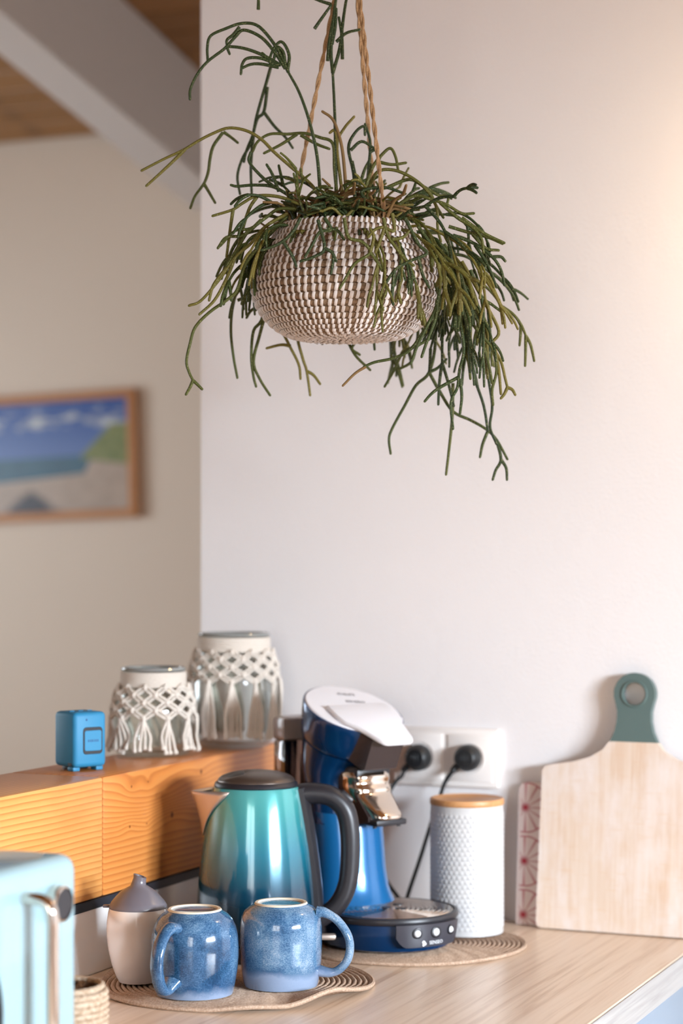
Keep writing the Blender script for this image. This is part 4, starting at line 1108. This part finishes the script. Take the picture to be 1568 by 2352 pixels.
# long arm to the far left
hero(-.02, [(735, 455), (715, 425), (670, 385), (630, 350), (600, 320), (565, 300), (525, 294), (490, 306), (455, 324), (420, 345), (375, 366), (325, 392)], [(425, 343), (400, 368), (368, 398), (336, 427)])
hero(.06, [(513, 303), (530, 315), (546, 328)], [(512, 304), (490, 335), (482, 365), (478, 395), (468, 422), (448, 450), (437, 478)], [(468, 422), (480, 442), (494, 466)])
hero(.0, [(775, 460), (768, 390), (764, 330), (735, 316), (698, 306), (660, 308), (620, 308), (592, 325), (580, 348)], [(682, 308), (645, 332), (606, 352)], [(690, 310), (725, 330), (756, 342)])
hero(-.03, [(795, 455), (792, 405), (786, 345), (775, 300), (762, 272), (740, 256)], m_='dry')
hero(.0, [(790, 470), (780, 400), (774, 330), (790, 295), (813, 268)], [(774, 330), (768, 300), (757, 305)])
hero(.0, [(815, 460), (812, 400), (800, 340), (815, 305), (835, 290), (838, 310)], [(808, 370), (820, 420)], [(805, 345), (830, 325), (858, 340)])
hero(.02, [(840, 470), (845, 400), (850, 330), (838, 285)], [(848, 350), (862, 345), (872, 365)])
hero(-.02, [(835, 440), (855, 385), (880, 352), (897, 341), (908, 360), (914, 390)], [(870, 372), (900, 378), (932, 374)], m_='stem')
hero(-.04, [(840, 470), (850, 425), (868, 394), (900, 390), (935, 402), (968, 425), (995, 458), (1004, 490), (1005, 525), (1012, 555)])
hero(-.03, [(890, 430), (940, 412), (975, 430), (1005, 448), (1028, 452), (1026, 472)], [(985, 435), (1000, 470), (1018, 500)])
hero(-.05, [(900, 480), (950, 450), (990, 458), (1025, 470), (1060, 490), (1088, 490)], [(1010, 465), (1050, 500), (1082, 520), (1104, 545), (1110, 580)], [(1060, 500), (1110, 535), (1158, 558)])
hero(-.05, [(850, 470), (830, 440), (880, 430), (930, 445)])
# left shoulder
hero(-.04, [(690, 470), (640, 452), (590, 450), (558, 466), (533, 482), (488, 496)], [(535, 481), (528, 530), (520, 590)], [(590, 452), (572, 480), (556, 530), (545, 572)])
hero(-.02, [(680, 460), (630, 430), (585, 425), (545, 428), (530, 425)], [(630, 430), (600, 405), (572, 372), (575, 350)], [(640, 440), (625, 400), (612, 378)])
hero(-.05, [(680, 480), (640, 480), (610, 500), (575, 525), (540, 530), (505, 565)], [(570, 528), (545, 570), (520, 610)], [(600, 505), (560, 540), (520, 545), (500, 570)])
hero(-.05, [(660, 490), (610, 520), (575, 560), (540, 590), (505, 640), (462, 690), (434, 702)], [(540, 590), (520, 640), (492, 690), (458, 722)], [(520, 615), (490, 655), (480, 690)])
hero(-.04, [(660, 495), (600, 560), (562, 610), (545, 665), (522, 688), (480, 718), (448, 752), (436, 790), (428, 830), (434, 855), (443, 874)], [(443, 874), (436, 890), (427, 906)], [(443, 874), (452, 882), (464, 894)])
hero(.08, [(600, 560), (555, 640), (535, 700), (530, 760), (536, 820), (545, 868)], [(545, 690), (570, 680), (588, 672)], back=True)
hero(.07, [(620, 560), (605, 720), (582, 760), (577, 820), (582, 865), (588, 888)], [(608, 725), (596, 770), (582, 830), (596, 870), (620, 908)], [(590, 705), (575, 715), (566, 730)], back=True)
hero(.09, [(620, 600), (640, 735), (660, 785), (685, 835), (690, 870)], [(668, 795), (645, 792), (612, 800)], back=True)
hero(.09, [(690, 640), (682, 760), (694, 820), (704, 852), (712, 908)], [(704, 852), (720, 862), (735, 882)], back=True)
hero(.09, [(720, 700), (730, 765), (715, 785)], [(730, 765), (740, 790)], [(728, 765), (738, 770), (728, 788)], back=True)
hero(.08, [(780, 700), (795, 770), (815, 815), (850, 850)], [(795, 770), (770, 760)], [(800, 770), (822, 775), (808, 800), (826, 815)], back=True)
hero(.09, [(850, 700), (857, 770), (860, 803)], back=True)
# over the front of the basket
hero(-.12, [(745, 500), (760, 528), (735, 532), (718, 560), (700, 590)], [(750, 525), (775, 530), (790, 550)])
hero(-.12, [(690, 500), (670, 535), (640, 560), (600, 575)], [(650, 555), (672, 590), (680, 612)])
hero(-.12, [(730, 505), (745, 570), (720, 590), (690, 600)], [(745, 570), (765, 585), (760, 628)], [(765, 585), (772, 600)])
hero(-.13, [(790, 500), (800, 545), (830, 555), (850, 580), (815, 605), (793, 640), (780, 662)], [(850, 580), (865, 600), (878, 622)])
hero(-.13, [(900, 490), (905, 530), (880, 522), (860, 528), (845, 545)], [(882, 525), (870, 560), (862, 580)], [(850, 580), (858, 545), (850, 525)])
hero(-.13, [(930, 500), (960, 560), (980, 582), (940, 600), (905, 622), (876, 668)], [(960, 590), (970, 630), (985, 660)], [(905, 622), (900, 680), (903, 700)])
hero(-.13, [(880, 500), (890, 540), (910, 570), (930, 595), (950, 610)], [(900, 550), (925, 545), (940, 530)])
# long trails at the right
hero(-.08, [(960, 520), (1010, 600), (1005, 690), (985, 740), (960, 790), (943, 835)], [(1003, 690), (1000, 730), (978, 790), (968, 820)])
hero(-.06, [(1000, 650), (1010, 700), (985, 740), (945, 800), (905, 822), (860, 832), (835, 843)], [(950, 800), (965, 790), (985, 780)])
hero(-.06, [(840, 842), (815, 858), (787, 886)], m_='dry', r=.0017)
hero(.08, [(960, 640), (960, 740), (955, 790), (925, 810), (905, 850), (883, 888)], [(955, 790), (945, 830), (912, 850)], back=True)
hero(.07, [(1000, 620), (1000, 780), (985, 855), (955, 885), (930, 930), (900, 985), (893, 1010), (897, 1042)], [(985, 855), (1010, 900), (1040, 945), (1080, 965), (1115, 985), (1140, 1010), (1165, 1055)], [(1120, 990), (1108, 1020), (1102, 1050)], back=True)
hero(.07, [(985, 855), (1005, 845), (1025, 825)], back=True)
hero(.07, [(1140, 1010), (1150, 1055), (1138, 1080), (1131, 1102)], [(1150, 1055), (1162, 1075), (1164, 1102)], m_='stem')
hero(-.03, [(1010, 600), (1050, 720), (1065, 800), (1055, 850), (1050, 890), (1035, 925), (1040, 985)], [(1055, 865), (1010, 890), (990, 905), (975, 922)], [(1056, 870), (1060, 910), (1056, 950)])
hero(.06, [(1040, 880), (1038, 960), (1030, 1040), (1024, 1090)])
hero(-.02, [(1020, 560), (1060, 640), (1075, 720), (1100, 765), (1130, 800), (1140, 850), (1130, 895), (1132, 930)], [(1075, 730), (1062, 780), (1075, 830), (1080, 870)], [(1100, 765), (1120, 830), (1130, 880)])
hero(-.02, [(1060, 600), (1110, 690), (1145, 760), (1130, 790), (1150, 830), (1160, 870), (1165, 890)], [(1165, 890), (1158, 905), (1150, 915)], [(1165, 890), (1176, 895), (1183, 907)], [(1135, 790), (1145, 850), (1150, 905)])
hero(.05, [(1120, 700), (1125, 780), (1120, 850), (1130, 930), (1125, 980), (1140, 1020)], [(1090, 780), (1085, 850), (1110, 930), (1120, 990)])
hero(-.04, [(1040, 540), (1090, 560), (1130, 590), (1150, 620), (1158, 655)], [(1090, 562), (1120, 610), (1140, 660)], [(1130, 590), (1150, 590), (1160, 600)])
hero(-.04, [(1030, 520), (1080, 535), (1120, 545), (1154, 560)], [(1085, 538), (1115, 570), (1145, 575)])
hero(-.03, [(1080, 620), (1105, 680), (1130, 700), (1150, 715)], [(1105, 680), (1110, 730), (1098, 775)])
# filler growth
rnd = random.Random(11)
def grow(az, up, length, sag, seed, forks=3, tone='stem'):
    rd = random.Random(seed)
    a = az; r0 = rd.uniform(.02, .066)
    pos = Vector((r0 * cos(a), r0 * sin(a), .120)); h = Vector((cos(a), sin(a), 0))
    d_ = (h * (1 - up * .6) + Vector((0, 0, up))).normalized()
    paths = []
    def branch(pos, d_, ln, level):
        pts = [pos.copy()]; n_ = 3
        for i in range(n_):
            d_ = (d_ + Vector((rd.gauss(0, .05), rd.gauss(0, .05), -sag * rd.uniform(.6, 1.2)))).normalized()
            pos = pos + d_ * (ln / n_)
            if pos.z < .132:
                rr_ = bprof(max(.0035, pos.z)) + .0085 if pos.z > 0 else 0
                r = pos.xy.length
                if r < rr_ and not (pos.z > .116 and r < .072): pos.xy = pos.xy.normalized() * rr_
            pts.append(pos.copy())
        paths.append(pts)
        if level < forks:
            nk = rd.choice((1, 2, 2, 2, 3)) if level else rd.choice((2, 2, 3))
            for k_ in range(nk):
                ax_ = Vector((rd.gauss(0, 1), rd.gauss(0, 1), rd.gauss(0, .6))).normalized()
                nd = (Matrix.Rotation(rd.choice((-1, 1)) * rd.uniform(.25, .95), 3, ax_) @ d_)
                branch(pos, nd, ln * rd.uniform(.45, .95), level + 1)
    branch(pos, d_, length, 0)
    stem(paths, tone, SR * rd.uniform(.78, 1.08))
s = 100
def many(n_, az, saz, up, ln, sag, forks=3, tone='stem'):
    global s
    for i in range(n_):
        s += 1
        grow(rnd.gauss(az, saz), rnd.uniform(*up), rnd.uniform(*ln), rnd.uniform(*sag), s, forks, tone)
many(22, R(-8), .5, (.1, .8), (.040, .070), (.25, .55), 3)      # right mass
many(10, R(-5), .5, (.1, .5), (.060, .085), (.35, .6), 3)       # right, hanging
many(15, R(182), .45, (.1, .6), (.032, .055), (.25, .5), 2)     # left
many(10, R(90), .7, (.3, .9), (.035, .06), (.2, .5), 2)         # behind
many(9, R(-90), .9, (.35, 1.0), (.016, .028), (.2, .5), 1)      # short tuft in front
many(12, R(90), 2.5, (.9, 1.4), (.03, .05), (.1, .3), 2)        # top
for i in range(90):
    s += 1; rd = random.Random(s); paths = []
    a = rd.uniform(0, 2 * pi); r0 = .074 * math.sqrt(rd.random()); p0 = Vector((r0 * cos(a), r0 * sin(a), .126 + .022 * (1 - (r0 / .075) ** 2)))
    for k_ in range(rd.choice((2, 3, 3))):
        b = rd.uniform(0, 2 * pi); ln = rd.uniform(.020, .045); up = rd.uniform(.15, 1.1)
        e_ = p0 + Vector((cos(b), sin(b), up)).normalized() * ln; e_.z = max(e_.z, .134)
        mid = p0.lerp(e_, .5) + Vector((0, 0, .008)); paths.append([p0, mid, e_])
        b2 = b + rd.choice((-1, 1)) * rd.uniform(.4, 1.2); f_ = e_ + Vector((cos(b2), sin(b2), rd.uniform(-.35, .5))) * rd.uniform(.010, .022); f_.z = max(f_.z, .132); paths.append([e_, f_])
    stem(paths, rd.choice(('stem', 'stem', 'dry')), SR * rd.uniform(.75, 1.0))
